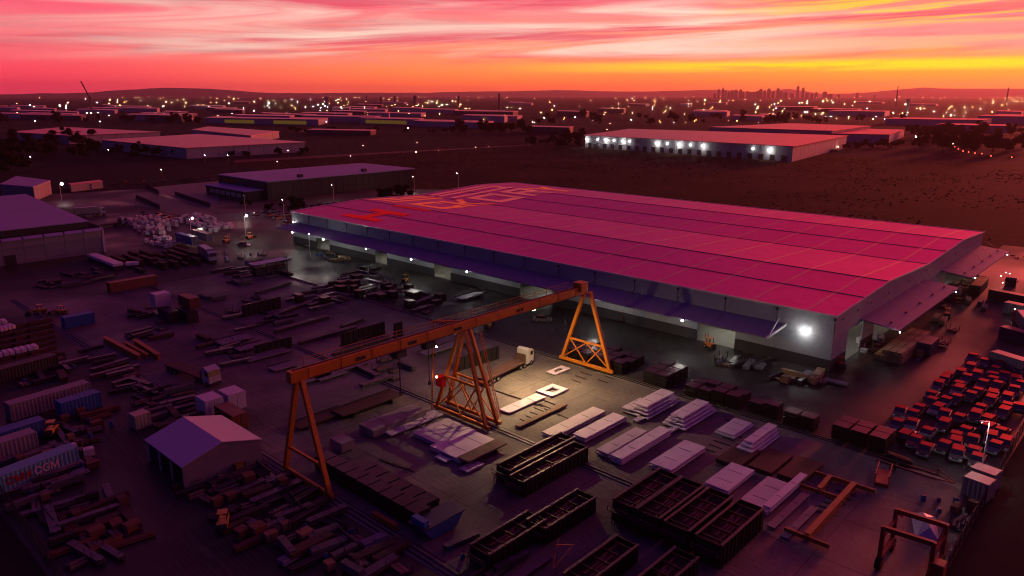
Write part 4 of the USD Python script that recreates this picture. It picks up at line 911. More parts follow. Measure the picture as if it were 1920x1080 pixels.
for i, (px, L, W, h, w) in enumerate([((438, 640), 7, 4, .5, 'left of the rails'), ((500, 668), 9, 3, .4, 'inside the rails, lower left'), ((470, 655), 6, 3, .7, 'beside the dark fence frame'), ((585, 712), 7, 3, .4, 'under the left end of the gantry beam'), ((618, 706), 6, 3, .4, 'right of the left gantry end'), ((840, 655), 14, 2.6, .8, 'long, behind the gantry beam'), ((690, 765), 12, 3.5, 1.0, 'rusty, in the shade below the gantry beam'), ((600, 790), 9, 3, .7, 'rusty, left of the gantry leg'), ((880, 560), 8, 3, .8, 'by the warehouse apron'), ((530, 690), 5, 3, .4, 'small, left of the gantry end')]):
    m = mat('rust_plate', (.07, .028, .022), .75) if 'rusty' in w else pan[3]
    p = at(*px); t = thing('casting_table', 'flat casting table ' + w, 'casting table', p)
    obj('table_top', MB().bevel((0, 0, h + .01), (L, W, .18), .03), m, t)
    for s in (-1, 1): obj('trestle', MB().box((s * L * .32, 0, h / 2 - .04), (.25, W * .9, h - .12)), steeld, t)
    obj('edge_form', MB().box((0, W / 2 - .1, h + .2), (L, .12, .2)), steeld, t)
# upright dark shutters
shut = mat('shutter_steel', (.024, .02, .024), .6, metal=.3)
def shutter(a, b, H, label, posts=True):
    a, b = at(*a), at(*b); c = (a + b) / 2; L = np.linalg.norm(b - a); rz = math.atan2(b[1] - a[1], b[0] - a[0])
    t = thing('shutter_wall', label, 'shutter', (c[0], c[1], .01), rz)
    obj('face', MB().box((0, 0, H / 2), (L, .15, H)), shut, t)
    n = max(3, int(L / 1.2))
    for i in range(n): obj('rib', MB().box((-L / 2 + (i + .5) * L / n, -.16, H / 2), (.12, .16, H)), shut, t)
    obj('base', MB().box((0, .3, .08), (L, 1.1, .15)), shut, t)
shutter((455, 595), (527, 577), 2.8, 'dark upright steel shutter standing alone left of the casting beds'); shutter((640, 650), (722, 626), 2.8, 'long ribbed dark shutter in the middle of the mould yard'); shutter((739, 634), (755, 629), 3.2, 'small dark shutter right of the ribbed one'); shutter((855, 697), (935, 672), 2.6, 'dark ribbed shutter row behind the middle gantry legs'); shutter((478, 668), (548, 650), 2.2, 'open dark fence frame beside the crane rail')
# containers
C = {}
for nm, c in (('blue', (.03, .10, .30)), ('navy', (.02, .03, .08)), ('white', (.19, .175, .21)), ('brown', (.16, .05, .035)), ('black', (.025, .025, .03)), ('pale', (.55, .46, .58)), ('rust', (.22, .06, .03)), ('cream', (.38, .33, .25)), ('grey', (.22, .21, .24)), ('cyan', (.10, .30, .40))): C[nm] = paint('box_' + nm, c, .5)
for key, (L, W, H, nm, dn) in dict(box20_navy=(6.1, 2.44, 2.6, 'navy', 'navy'), box20_blue=(6.1, 2.44, 2.6, 'blue', 'blue'), box20_black=(6.1, 2.44, 2.6, 'black', 'black'), box40_blue=(12.2, 2.44, 2.9, 'blue', 'white'), box40_cream=(12.2, 2.44, 2.9, 'cream', 'white'), box40_white=(12.2, 2.44, 2.9, 'white', 'white'), box40_rust=(12.2, 2.44, 2.6, 'rust', 'rust'),
                                   box20_white=(6.1, 2.44, 2.6, 'white', 'white'), box20_brown=(6.1, 2.44, 2.6, 'brown', 'brown'), box10_white=(3.0, 2.44, 2.6, 'white', 'white'), box10_pale=(3.6, 3.0, 3.0, 'pale', 'pale'), box40_black=(12.2, 2.44, 2.6, 'black', 'black'), box20_grey=(6.1, 2.44, 2.6, 'grey', 'grey'), box10_cream=(2.4, 2.2, 2.4, 'cream', 'cream'), box40_cyan=(12.2, 2.44, 2.6, 'cyan', 'cyan')).items():
    proto(key, container(L, W, H, C[nm], C[dn]))
for key, px, rz, z, label in (('box20_navy', (1738, 660), 0, 0, 'navy container standing by stacked timber at the side canopy'), ('box40_black', (1834, 545), 0.05, 0, 'long dark trailer box parked beyond the bag piles'),
        ('box10_pale', (395, 775), H90, 0, 'white site box, left one of the pair beside the rail strip'), ('box10_pale', (437, 763), H90, 0, 'white site box, right one of the pair beside the rail strip'), ('box20_brown', (435, 795), H90, 0, 'brown container behind the pair of white site boxes'),
        ('box40_blue', (352, 462), H90, 1.2, 'blue sided trailer box with crimson roof, upper left yard'), ('box40_cream', (380, 455), H90, 1.2, 'cream roofed trailer box right of the blue sided one'), ('box40_rust', (250, 540), 0.0, 0, 'rust red long container with sloping look at upper left'),
        ('box20_black', (318, 600), H90, 0, 'black container with white lettering under the white tank box'), ('box20_black', (352, 600), H90, 0, 'black container at the right of the lettered one'), ('box10_pale', (305, 592), 0, 2.6, 'white box on top of the lettered black container'), ('box20_brown', (358, 595), H90, 2.6, 'brown container stacked on the right black container'), 
        ('box40_white', (95, 765), 0.1, 0, 'long white container with faded writing at left edge'), ('box20_blue', (150, 770), 0.1, 0, 'blue container in front of the long white one'), ('box20_blue', (42, 825), 0.1, 0, 'blue open-fronted site box near left edge'), ('box40_black', (40, 705), 0.15, 0, 'black container with white script at left edge'),
        ('box40_cyan', (55, 900), 0.18, 0, 'dark container with pale teal roof and lettering at left'), ('box20_blue', (148, 610), 0, 0, 'blue skip left of the dark frames'), ('box20_grey', (24, 850), 0.1, 0, 'small grey box left of the teal roofed container'), ('box10_cream', (264, 800), .1, 0, 'small cream box behind the tent shed'),
        ('box20_navy', (1905, 640), 1.2, 0, 'navy container at right edge above the cars'), ('box20_grey', (1890, 690), 1.2, 0, 'grey frame box at right edge behind the cars'), ('box10_white', (1612 + 232, 912), 1.4, 0, 'cream site cabin, upper of the pair by the right fence'), ('box10_white', (1832, 930), 1.4, 0, 'white site cabin, lower of the pair by the right fence'), ('box40_black', (1905, 570), 1.35, 0, 'dark lorry body at the right edge'), ('box20_white', (1910, 590), 1.35, 0, 'pale lorry box at the right edge')):
    put('container', key, label, 'container', px=px, rz=rz, z=z)
def lettering(text, h, loc, rz, m, name, label, tilt=True):
    t = meshkit.text_mesh(text, h, .03, True); v = np.array(t.vertices); v = np.c_[v[:, 0], -v[:, 2], v[:, 1]]
    v = v @ rot2(rz).T + np.asarray(loc)
    obj(name, (v, np.array(t.faces)), m, None, label=label, cat='lettering')
p = at(55, 900, 0); c, s = math.cos(.18), math.sin(.18)
lettering('CMA', 1.0, (p[0] + c * -3.2 + s * 1.27, p[1] + s * -3.2 - c * 1.27, 1.0), .18, red, 'lettering', 'red capital letters on dark teal roofed container'); lettering('CGM', 1.0, (p[0] + c * .2 + s * 1.27, p[1] + s * .2 - c * 1.27, 1.0), .18, whitep, 'lettering', 'white capital letters on dark teal roofed container')
proto('skip', lambda p: (obj('hull', MB().prism([(-1.9, .1), (1.9, .1), (3.1, 1.7), (-3.1, 1.7)], -1.4, 1.4, 'y'), C['blue'], p), obj('rim', MB().bx(-3.2, 3.2, -1.5, 1.5, 1.66, 1.8), C['navy'], p), obj('end_plate', MB().box((-2.5, 0, 2.2), (.8, 2.2, .7)), C['blue'], p)))
put('mixer_hopper', 'skip', 'dark blue machine hopper with pale plates, lower centre', 'hopper', xy=(51.5, 60.2), rz=0)
for i, x in enumerate((50.0, 52.4)): obj('access_plate', MB().bevel((49.2, 59.5 + i * 1.3, 1.95), (.9, .7, .1), .03), whitep, None, label=f'pale square plate, {["right", "left"][i]} one on top of the blue hopper', cat='plate')
# trucks
W_ = paint('cab_white', (.42, .42, .45)); DK = paint('cab_dark', (.02, .022, .03)); RD = paint('cab_red', (.35, .03, .02)); YL = paint('plant_yellow', (.5, .28, .02)); DECK = mat('truck_deck', (.10, .05, .04), .8, dirt=(.07, .035, .03)); GREY = paint('curtain_grey', (.20, .19, .2))
proto('truck_flat', truck(W_, DECK, 'flat', 12)); proto('truck_box', truck(W_, GREY, 'box', 9)); proto('truck_dark', truck(DK, DECK, 'flat', 9)); proto('truck_red', truck(RD, GREY, 'box', 8))
for key, px, rz, label in (('truck_flat', (398, 722), math.radians(97), 'white cab lorry with empty rusty trailer in the left yard'), ('truck_flat', (985, 683), math.pi + .12, 'white cab lorry parked under the right end of the gantry'), ('truck_box', (398, 492), math.radians(80), 'white cab lorry with grey trailer under the yard lamps'), ('truck_dark', (1893, 545), math.radians(185), 'dark lorry with lit marker lights at the right'),
                          ('truck_box', (193, 403), math.radians(170), 'pale box lorry by the violet roofed shed'), ('truck_flat', (232, 422), math.radians(185), 'white cab lorry with red trailer behind the bale piles'), ('truck_red', (1910, 610), math.radians(200), 'red lorry with lamps at the right edge'), ('truck_dark', (1330, 297), math.radians(160), 'dark lorry at the distribution shed apron'), ('truck_flat', (170, 355), math.radians(150), 'lorry parked by the portable office')):
    put('truck', key, label, 'lorry', px=px, rz=rz)
for i, x in enumerate((1112, 1166, 1186, 1246, 1290, 1398)): put('truck', 'truck_box', f'{ORD[i]} white trailer lorry from the left backed to the distribution shed docks', 'lorry', px=(x, 273 + (x - 1112) * .055 + 4), rz=math.radians(252 - 0), group='lorries at the docks')
for k, (key, px, w) in enumerate([('amber', (1886, 528), 'top')] ): pass
for i, (px, z, m) in enumerate([((1893, 513), 3.2, lampglow), ((1877, 517), 3.2, lampwarm), ((1886, 511), 3.4, lampglow), ((1880, 530), .9, lampglow), ((1897, 530), .9, lampwarm), ((1891, 532), .9, lampwarm), ((1903, 580), 2, lampglow), ((1902, 594), 1, lampwarm)]):
    q = at(*px, z); obj('marker_lamp', MB().ball(q, .12, 1), m, None, label=f'{RANK[i]} small marker lamp on the lorries at the right, counted downwards', cat='lamp', group='marker lamps on the right lorries')
# cars
cb = [paint('car_' + n, c, .45) for n, c in (('black', (.012, .012, .014)), ('grey', (.05, .05, .055)), ('white', (.2, .2, .22)), ('maroon', (.11, .015, .02)), ('blue', (.02, .03, .08)), ('silver', (.13, .13, .14)))]
for i, b in enumerate(cb):
    for wg in (0, 1): proto(f'car{i}{"w" if wg else ""}', car_build(b, wg))
CAR1 = [(1215, 180), (1180, 320), (1300, 345), (1060, 375), (1270, 425), (1130, 465), (880, 430), (820, 490), (735, 560), (1030, 555), (1010, 630), (650, 690), (645, 790), (985, 750), (840, 785), (1145, 795), (1190, 710), (1280, 660), (1355, 545), (1495, 440), (1490, 500), (1650, 435), (1555, 565), (1810, 495), (1710, 575), (1790, 630), (1490, 700), (1460, 770), (1690, 740), (1320, 890), (1500, 915), (1640, 935), (1690, 865), (1820, 975), (210, 915), (385, 965), (470, 890), (1880, 560), (1880, 325), (1730, 300), (1580, 290), (1520, 360), (820, 960), (1040, 1010), (580, 920), (1865, 860), (1380, 250), (720, 890), (1250, 980), (1450, 1020), (1640, 1040)]
CAR2 = [(370, 60), (430, 110), (600, 165), (810, 70), (970, 120), (1130, 150), (1290, 200), (1470, 250), (790, 220), (980, 240), (1210, 280), (1340, 330), (1530, 370), (820, 365), (1000, 460), (1070, 490), (1220, 445), (1280, 545), (970, 330), (1660, 320), (300, 200), (420, 290), (620, 330), (560, 400), (170, 60), (1640, 420), (1600, 180), (1450, 90), (700, 430), (450, 370)]
spots = [(1660 + x * .1354, 640 + y * .1354) for x, y in CAR1] + [(1660 + x * .1354, 780 + y * .1354) for x, y in CAR2]
rc = random.Random(8); CN = ['black', 'dark grey', 'white', 'maroon', 'dark blue', 'silver']
pts_ = []
for px, py in spots:
    p = at(px, py, 1.45)
    if all(np.hypot(*(p - q)[:2]) > 1.9 for q in pts_): pts_.append(p)
pts_.sort(key=lambda p: (round(p[0] / 4.6), -p[1]))
rowk, seen = None, 0
for p in pts_:
    k = round(p[0] / 4.6)
    seen = 0 if k != rowk else seen + 1
    if k != rowk: rowi = 0 if rowk is None else rowi + 1
    rowk = k
    ci = rc.choices(range(6), [5, 4, 1.2, 3, 2, 1.2])[0]; wg = rc.random() < .4
    rz = (0 if rc.random() < .85 else math.pi) + rc.uniform(-.12, .12)
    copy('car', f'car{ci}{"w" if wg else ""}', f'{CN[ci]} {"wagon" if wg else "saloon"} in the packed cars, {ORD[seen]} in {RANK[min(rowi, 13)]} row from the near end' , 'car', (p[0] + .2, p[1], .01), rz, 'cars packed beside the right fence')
for i, (px, ci, w) in enumerate([((478, 404), 2, 'white, left of the group under the lamp post'), ((497, 398), 5, 'silver, at the top of the group'), ((512, 398), 2, 'white, behind the silver one'), ((505, 406), 1, 'grey, in the middle of the group'), ((520, 411), 0, 'black, in front of the group'), ((538, 405), 5, 'silver, beside the warehouse corner'), ((541, 416), 1, 'grey, nearest the warehouse corner'), ((527, 402), 4, 'dark blue, behind the black one')]):
    put('car', f'car{ci}', f'car park car, {w}', 'car', px=px, rz=rc.uniform(.2, .5), group='cars in the small car park')
for i in range(16): put('car', f'car{[0, 1, 3, 0, 4, 1][i % 6]}', f'dim car, {ORD[i]} from the left along the black office wall', 'car', px=(545 + i * 14, 394 - i * 1.6), rz=rc.uniform(1.3, 1.8), group='cars along the office wall')
put('car', 'car5', 'silver car with red tail lamps by the warehouse apron', 'car', px=(1017, 603), rz=2.2); put('car', 'car2', 'white car with tail lamps lit under the yard lamp', 'car', px=(457, 462), rz=2.0)
for i, px in enumerate([(310, 409), (320, 412), (296, 405), (278, 408), (268, 402)]): put('car', f'car{[2, 5, 2, 1, 0][i]}', f'{ORD[i]} car in the row behind the pale sacks', 'car', px=px, rz=.4 + .2 * i)
# wrapped loads and sacks
for k in range(3): proto(f'bale{k}', bale_build(k + 1))
rw = random.Random(4)
def heap(poly, n, where, tiers=1, key='bale'):
    """Wrapped loads over the ground inside an image quadrilateral, in uneven rows."""
    a, b, c, d = [at(*p) for p in poly]
    nx = max(2, int(np.linalg.norm(b - a) / 1.45)); ny = max(2, int(np.linalg.norm(d - a) / 1.4))
    cells = [(i, j) for i in range(nx) for j in range(ny)]; rw.shuffle(cells)
    for i, j in cells[:n]:
        u, v = (i + .5) / nx, (j + .5) / ny
        p = a * (1 - u) * (1 - v) + b * u * (1 - v) + c * u * v + d * (1 - u) * v
        for t in range(tiers if rw.random() < .6 else 1):
            copy('wrapped_pallet', f'{key}{rw.randrange(3)}', f'white wrapped load on a pallet {where}', 'wrapped load', (p[0] + rw.uniform(-.2, .2), p[1] + rw.uniform(-.2, .2), .01 + t * 1.32), rw.uniform(-.25, .25), 'wrapped loads ' + where)
heap([(228, 425), (268, 410), (335, 425), (292, 448)], 70, 'in the big heap left of the yard lamps', 2)
heap([(325, 415), (365, 402), (455, 425), (400, 438)], 80, 'in the broad heap behind the yard lamps', 1)
heap([(268, 455), (300, 440), (345, 455), (315, 470)], 26, 'in the small heap below the big one', 1)
sackc = mat('tan_sack', (.36, .27, .18), .8, scale=2, vary=.25)
for k in range(3):
    def sack(p, k=k):
        m = trimesh.creation.icosphere(3, 1.0); v = np.array(m.vertices); v = np.sign(v) * np.abs(v) ** .6
        v = v * [.75, .62, .55] * (1 + (meshkit.fbm(v * 2 + k * 5, 3, k)[:, None] - .5) * .25); v[:, 2] += .55
        obj('sack', (v, np.array(m.faces)), sackc, p, smooth=True); obj('lifting_loop', MB().tube((-.4, 0, .95), (0, .1, 1.22), .03, n=5).tube((0, .1, 1.22), (.4, 0, .95), .03, n=5), whitep, p)
    proto(f'sack{k}', sack)
a, b = at(1785, 560), at(1845, 520)
for i in range(48):
    u = rw.random(); v = rw.uniform(-3.2, 3.2); p = a + (b - a) * u; t = 0 if abs(v) > 1.7 else rw.randrange(2)
    copy('bulk_sack', f'sack{i % 3}', 'tan bulk sack in the heap beside the side canopies', 'bulk sack', (p[0] + v * .7, p[1] + v * .6 + 1, .01 + t * .95), rw.uniform(0, 3), 'bulk sacks heaped beside the side canopies')
proto('timber_pack', pack_build(mat('pine', (.36, .25, .14), .7, scale=1.5, dirt=(.28, .19, .10)), 4.5, 1.15, 5, .2, 6)); proto('dark_pack', pack_build(mat('dark_timber', (.07, .036, .027), .75, scale=1.5), 5.0, 1.2, 4, .2, 6)); proto('grey_pack', pack_build(mat('grey_timber', (.12, .11, .115), .75, scale=1.5), 4.0, 1.1, 5, .16, 6)); proto('steel_pack', pack_build(mat('steel_sections', (.12, .115, .14), .4, metal=.7, scale=1), 6.0, 1.0, 3, .2, 5))
for i in range(16): 
    r_, c_2 = i % 4, i // 4
    put('timber_pack', 'timber_pack', f'pale timber pack, {RANK[c_2]} from the right in the {RANK[r_]} rank under the nearer canopy', 'timber', xy=(151.0 + r_ * 4.8, 37.6 + c_2 * 1.3), z=0, group='timber packs under the nearer canopy')
    if c_2 < 3: put('timber_pack', 'timber_pack', f'upper pale timber pack, {RANK[c_2]} from the right in the {RANK[r_]} rank under the nearer canopy', 'timber', xy=(151.0 + r_ * 4.8, 37.6 + c_2 * 1.3), z=1.25, group='upper timber packs under the nearer canopy')
for i, (px, rz, key, w) in enumerate([((1755, 600), .1, 'timber_pack', 'by the orange forklift'), ((1768, 606), .1, 'timber_pack', 'in front of the forklift'), ((1838, 570), .1, 'grey_pack', 'at the foot of the bulk sacks'), ((1845, 580), .1, 'grey_pack', 'lower one at the foot of the bulk sacks'), ((1815, 568), .2, 'timber_pack', 'among the bulk sacks')]): put('timber_pack', key, f'timber pack {w}', 'timber', px=px, rz=rz)
# rows of dark timber and white rolls in the upper left yard
k = 0
for j in range(7):
    for i in range(6):
        if rs.random() < .12: continue
        a, b = at(205 + j * 21, 486 - j * 2), at(270 + j * 21, 512 - j * 3); p = a + (b - a) * (i + .3) / 6
        put('dark_pack', 'dark_pack', f'rust brown pack, {RANK[i]} down the {RANK[j]} line from the left in the upper yard', 'timber', xy=p[:2], rz=H90 + rs.uniform(-.03, .03), group='rust brown packs in lines in the upper yard')
        if rs.random() < .5: put('dark_pack', 'dark_pack', f'raised rust brown pack, {RANK[i]} down the {RANK[j]} line from the left', 'timber', xy=p[:2], rz=H90, z=.95, group='raised rust brown packs in the upper yard')
wrapm = mat('white_sheet', (.62, .56, .62), .5, spec=.5, scale=.8, vary=.12)
def wrapped(a, b, W, z, n, label):
    a, b = at(*a, z), at(*b, z); 
    for i in range(n):
        p, q = a + (b - a) * i / n, a + (b - a) * (i + .93) / n; c = (p + q) / 2; L = np.linalg.norm(q - p); rz = math.atan2(q[1] - p[1], q[0] - p[0])
        t = thing('wrapped_bundle', f'white wrapped bundle, {RANK[i]} {label}', 'wrapped bundle', (c[0], c[1], 0.01), rz)
        obj('wrap', MB().bevel((0, 0, z - .4), (L, W, .8), .12), wrapm, t); obj('load', MB().bevel((0, 0, (z - .8) / 2), (L * .96, W * .94, z - .82), .05), steeld, t)
        obj('strap', MB().box((0, 0, z - .39), (.08, W + .03, .83)), steeld, t)
wrapped((172, 475), (222, 494), 3.0, 2.0, 5, 'of the bright row in the upper yard, from far'); wrapped((235, 492), (262, 490), 2.6, 1.6, 1, 'single one right of the bright row')
wrapped((-10, 602), (12, 598), 2.2, 1.8, 1, 'topmost at the left edge'); wrapped((-20, 618), (25, 607), 2.2, 1.8, 3, 'in the second row at the left edge'); wrapped((-20, 664), (70, 645), 2.2, 1.8, 4, 'in the third row at the left edge')
for i in range(7):
    for j in range(4): put('dark_pack', 'dark_pack', f'black pack, {RANK[j]} from the left in the {RANK[i]} rank at the left edge', 'timber', px=(-5 + j * 27 + i * 1, 625 + i * 11 - j * 6), rz=.2 + rs.uniform(-.05, .05), z=.0, group='black packs at the left edge')
# ------------------------------------------------------------------ red straddle carrier, fences, plant
crd = mat('carrier_red', (.26, .035, .02), .5, scale=1, dirt=(.18, .025, .015))
st = thing('straddle_carrier', 'rusty red four-legged straddle carrier on wheels, bottom right', 'carrier', (88.0, 18.2, 0.01), 0)
A = [at(1681, 957, 5) - [88, 18.2, 0], at(1775, 986, 5) - [88, 18.2, 0], at(1657, 990, 5) - [88, 18.2, 0], at(1752, 1020, 5) - [88, 18.2, 0]]
obj('top_beam', MB().bar(A[0], A[1], .45, .5), crd, st); obj('top_beam', MB().bar(A[2], A[3], .45, .5), crd, st)
obj('side_frame', MB().bar(A[0] - [0, 0, 1.1], A[2] - [0, 0, 1.1], .3).bar(A[0] - [0, 0, 3.6], A[2] - [0, 0, 3.6], .5, .6), crd, st); obj('side_frame', MB().bar(A[1] - [0, 0, 1.1], A[3] - [0, 0, 1.1], .3).bar(A[1] - [0, 0, 3.6], A[3] - [0, 0, 3.6], .5, .6), crd, st)
for c in A:
    obj('leg', MB().bar(c + [0, 0, .2], [c[0], c[1], .9], .42, .5), crd, st)
    w_ = UsdGeom.Xform.Define(stage, numbered(st.GetPath(), 'wheel')); q = str(w_.GetPath())
    obj('tyre', MB().tube((c[0], c[1] - .28, .75), (c[0], c[1] + .28, .75), .75, n=18), rub, q); obj('rim', MB().tube((c[0], c[1] - .3, .75), (c[0], c[1] + .3, .75), .4, n=12), crd, q)
obj('engine', MB().bevel(A[3] + [.2, -.6, -2.7], (1.6, 1.4, 1.6), .1), crd, st); obj('brace', MB().bar(A[0] - [0, 0, .2], A[0] + [1.6, -.3, -1.4], .18).bar(A[1] - [0, 0, .2], A[1] + [-1.6, .3, -1.4], .18), crd, st)
t = thing('tarp_heap', 'pale blue sheet thrown over a low load behind the red carrier', 'sheeted load', at(1735, 990), .3)
tv = np.array([(-3, -1.4, 0), (3.2, -1.2, 0), (3.0, 1.5, 0), (-2.8, 1.2, 0), (-1.6, -.3, 1.1), (2.2, .2, .8), (.4, 0, 1.3)]); obj('sheet', MB().add(tv, [[0, 1, 6], [0, 6, 4], [1, 5, 6], [1, 2, 5], [2, 6, 5], [2, 3, 6], [3, 4, 6], [3, 0, 4]]), mat('blue_sheet', (.30, .33, .45), .5), t); obj('load', MB().box((0, 0, .3), (3.4, 1.4, .5)), steeld, t)
lv = mat('rust_red', (.30, .05, .03), .6)
t = thing('spreader_frame', 'small red lifting frame standing right of the orange beams', 'lifting frame', at(1655, 900), .2)
obj('base', MB().bevel((0, 0, .3), (4.4, 1.7, .5), .06), lv, t)
for s in (-1, 1):
    obj('side_rail', MB().bar((-2.1, s * .8, 1.6), (2.1, s * .8, 1.6), .14), lv, t)
    for x in (-2, 0, 2): obj('upright', MB().bar((x, s * .8, .5), (x, s * .8, 1.6), .12), lv, t)
t = thing('trailer_frame', 'dark two-rail trailer with a triangular drawbar by the yard curve', 'trailer', at(1722, 893), -H90 - .03)
for s in (-1, 1): obj('rail', MB().box((-1.5, s * .7, .75), (7.5, .16, .25)), steeld, t)
obj('drawbar', MB().bar((2.2, .7, .8), (4.4, 0, .7), .14).bar((2.2, -.7, .8), (4.4, 0, .7), .14).bar((2.2, 0, .9), (2.2, 0, 2.0), .14).bar((2.2, 0, 2.0), (4.4, 0, .8), .1), steeld, t)
for s in (-1, 1): wheel_(str(t.GetPath()), -3, s * .95, .4, .25)
for i in range(7):
    obj('chain_drum', MB().tube((-.3, 0, .55), (.3, 0, .55), .5, n=12).tube((-.36, 0, .55), (-.3, 0, .55), .62, n=12).tube((.3, 0, .55), (.36, 0, .55), .62, n=12).turned(.5, tuple(at(1664 + i * 6, 862 + i * 2.2) + [0, 0, .01])), steeld, None, label=f'black cable drum, {RANK[i]} from the left in the row by the rail end', cat='drum', group='black drums by the rail end')
# palisade fences, each panel a part
fm = mat('fence_steel', (.06, .045, .055), .6, metal=.4)
def fence(a, b, h, label, step=2.6):
    a, b = np.asarray(a, float), np.asarray(b, float); L = np.linalg.norm(b - a); n = int(L / step); rz = math.atan2(b[1] - a[1], b[0] - a[0])
    t = thing('fence', label, 'fence', (*a[:2], 0.01), rz)
    for i in range(n):
        x0, x1 = i * L / n, (i + 1) * L / n
        obj('fence_post', MB().box((x0, 0, h / 2), (.09, .09, h)), fm, t)
        m = MB().box(((x0 + x1) / 2, 0, h * .88), (x1 - x0 - .1, .05, .07)).box(((x0 + x1) / 2, 0, h * .12), (x1 - x0 - .1, .05, .07))
        for k in range(7): m.box((x0 + (k + .5) * (x1 - x0) / 7, .04, h * .5), (.07, .02, h * .92))
        obj('fence_panel', m, fm, t)
fence((84, 13.6), (150, 14.6), 2.4, 'long dark steel fence along the right side of the yard'); fence((17.8, 84), (18.6, 150), 2.4, 'dark steel fence along the lower left side of the yard')
hoard = mat('hoarding', (.03, .02, .03), .7)
for a, b, w in (((275, 352), (298, 364), 'short, at the bend of the side road'), ((328, 366), (395, 389), 'long, below the pale forecourt'), ((255, 372), (300, 392), 'brown, left of the road'), ((1470, 292), (1570, 284), 'low, before the distribution shed end wall')):
    p, q = at(*a), at(*b); c = (p + q) / 2; L = np.linalg.norm(q - p); t = thing('hoarding', f'dark hoarding fence, {w}', 'fence', (c[0], c[1], .01), math.atan2(q[1] - p[1], q[0] - p[0])); n = max(3, int(L / 3))
    for i in range(n): obj('board_panel', MB().box((-L / 2 + (i + .5) * L / n, 0, 1.0), (L / n - .06, .1, 2.0)), hoard, t); obj('post', MB().box((-L / 2 + i * L / n, .1, 1.05), (.1, .1, 2.1)), steeld, t)
# loaders and forklifts
def loader_build(m, fork):
    def build(p):
        obj('body', MB().prism([(-1.3, .5), (1.0, .5), (1.0, 1.1), (-.3, 1.2), (-1.3, 1.3)], -.6, .6, 'y'), m, p)
        obj('counterweight', MB().bevel((-1.35, 0, .85), (.4, 1.15, .8), .1), steeld, p)
        for x in (-.55, .45):
            for s in (-1, 1): obj('cab_post', MB().bar((x, s * .5, 1.1), (x * .85, s * .5, 2.2), .08), steeld, p)
        obj('cab_roof', MB().bevel((-.05, 0, 2.22), (1.2, 1.15, .08), .03), m, p)
        for x, r in ((-.8, .36), (.6, .42)):
            for s in (-1, 1): wheel_(p, x, s * .6, r, .25)
        if fork:
            for s in (-1, 1): obj('mast', MB().box((1.15, s * .35, 1.5), (.12, .1, 2.8)), m, p); obj('fork', MB().box((1.75, s * .35, .2), (1.1, .12, .05)), steeld, p)
        else:
            for s in (-1, 1): obj('boom', MB().bar((.2, s * .4, 1.2), (2.1, s * .4, .7), .16), m, p)
            obj('bucket', MB().prism([(2.0, .2), (2.9, .1), (2.95, .2), (2.4, .95), (2.0, .9)], -1.0, 1.0, 'y'), steeld, p)
    return build
proto('forklift_orange', loader_build(mat('plant_orange', (.5, .11, .02), .5), True)); proto('loader_yellow', loader_build(YL, False)); proto('forklift_red', loader_build(lv, True)); proto('forklift_yellow', loader_build(YL, True))
for key, px, rz, nm, label in (('forklift_orange', (1330, 653), 1.1, 'forklift', 'orange forklift at the lit doorway by the warehouse corner'), ('forklift_red', (1575, 690), .6, 'forklift', 'red forklift against the dark warehouse corner'), ('forklift_orange', (1775, 595), .2, 'forklift', 'orange forklift by timber under the side canopy'), ('loader_yellow', (468, 448), .4, 'loader', 'yellow loader with raised boom by the yard lamp'),
                              ('loader_yellow', (75, 588), 2.6, 'loader', 'yellow loader in the shadow of the left yard'), ('loader_yellow', (115, 590), 2.2, 'loader', 'second yellow loader right of the first at left'), ('forklift_yellow', (425, 455), .4, 'forklift', 'yellow forklift right of the grey trailer'), ('loader_yellow', (98, 815), 1.0, 'loader', 'yellow machine half hidden among left clutter'), ('loader_yellow', (420, 990), 1.0, 'loader', 'yellow machine in the dark lower left clutter'),
                              ('loader_yellow', (915, 615), .5, 'loader', 'yellow bucket machine by the pale kerb behind the beam'), ('forklift_yellow', (760, 530), .5, 'forklift', 'yellow forklift under the long canopy'), ('forklift_red', (1165, 602), .5, 'forklift', 'red forklift by the dark wall right of the gantry')):
    put(nm, key, label, nm, px=px, rz=rz)
# clutter heaps of single things
proto('drum', lambda p: (obj('shell', MB().tube((0, 0, 0), (0, 0, .88), .29, n=14), C['blue'], p), obj('lid', MB().tube((0, 0, .88), (0, 0, .9), .27, n=14), C['navy'], p), obj('hoop', MB().tube((0, 0, .42), (0, 0, .46), .305, n=14), C['navy'], p)))
def crate_build(m):
    def build(p):
        for s in (-1, 1):
            for k in range(4):
                obj('board', MB().box((0, s * .6, .28 + k * .27), (1.4, .04, .24)), m, p); obj('board', MB().box((s * .68, 0, .28 + k * .27), (.04, 1.14, .24)), m, p)
            obj('skid', MB().box((0, s * .5, .07), (1.4, .12, .12)), m, p)
        for k in range(6): obj('lid_board', MB().box((-.6 + k * .24, 0, 1.25), (.23, 1.26, .04)), m, p)
    return build
def bundle_build(m, n=9, L=4.0):
    def build(p):
        for i in range(n):
            r, c = divmod(i, 4); obj('pipe', MB().tube((-L / 2 + .05 * (i % 3), -.5 + c * .32 + .16 * (r % 2), .2 + r * .28), (L / 2 - .06 * (i % 2), -.5 + c * .32 + .16 * (r % 2), .2 + r * .28), .15, n=10), m, p)
        for s in (-1, 1): obj('bearer', MB().box((s * L * .3, 0, .03), (.12, 1.5, .05)), timber, p)
    return build
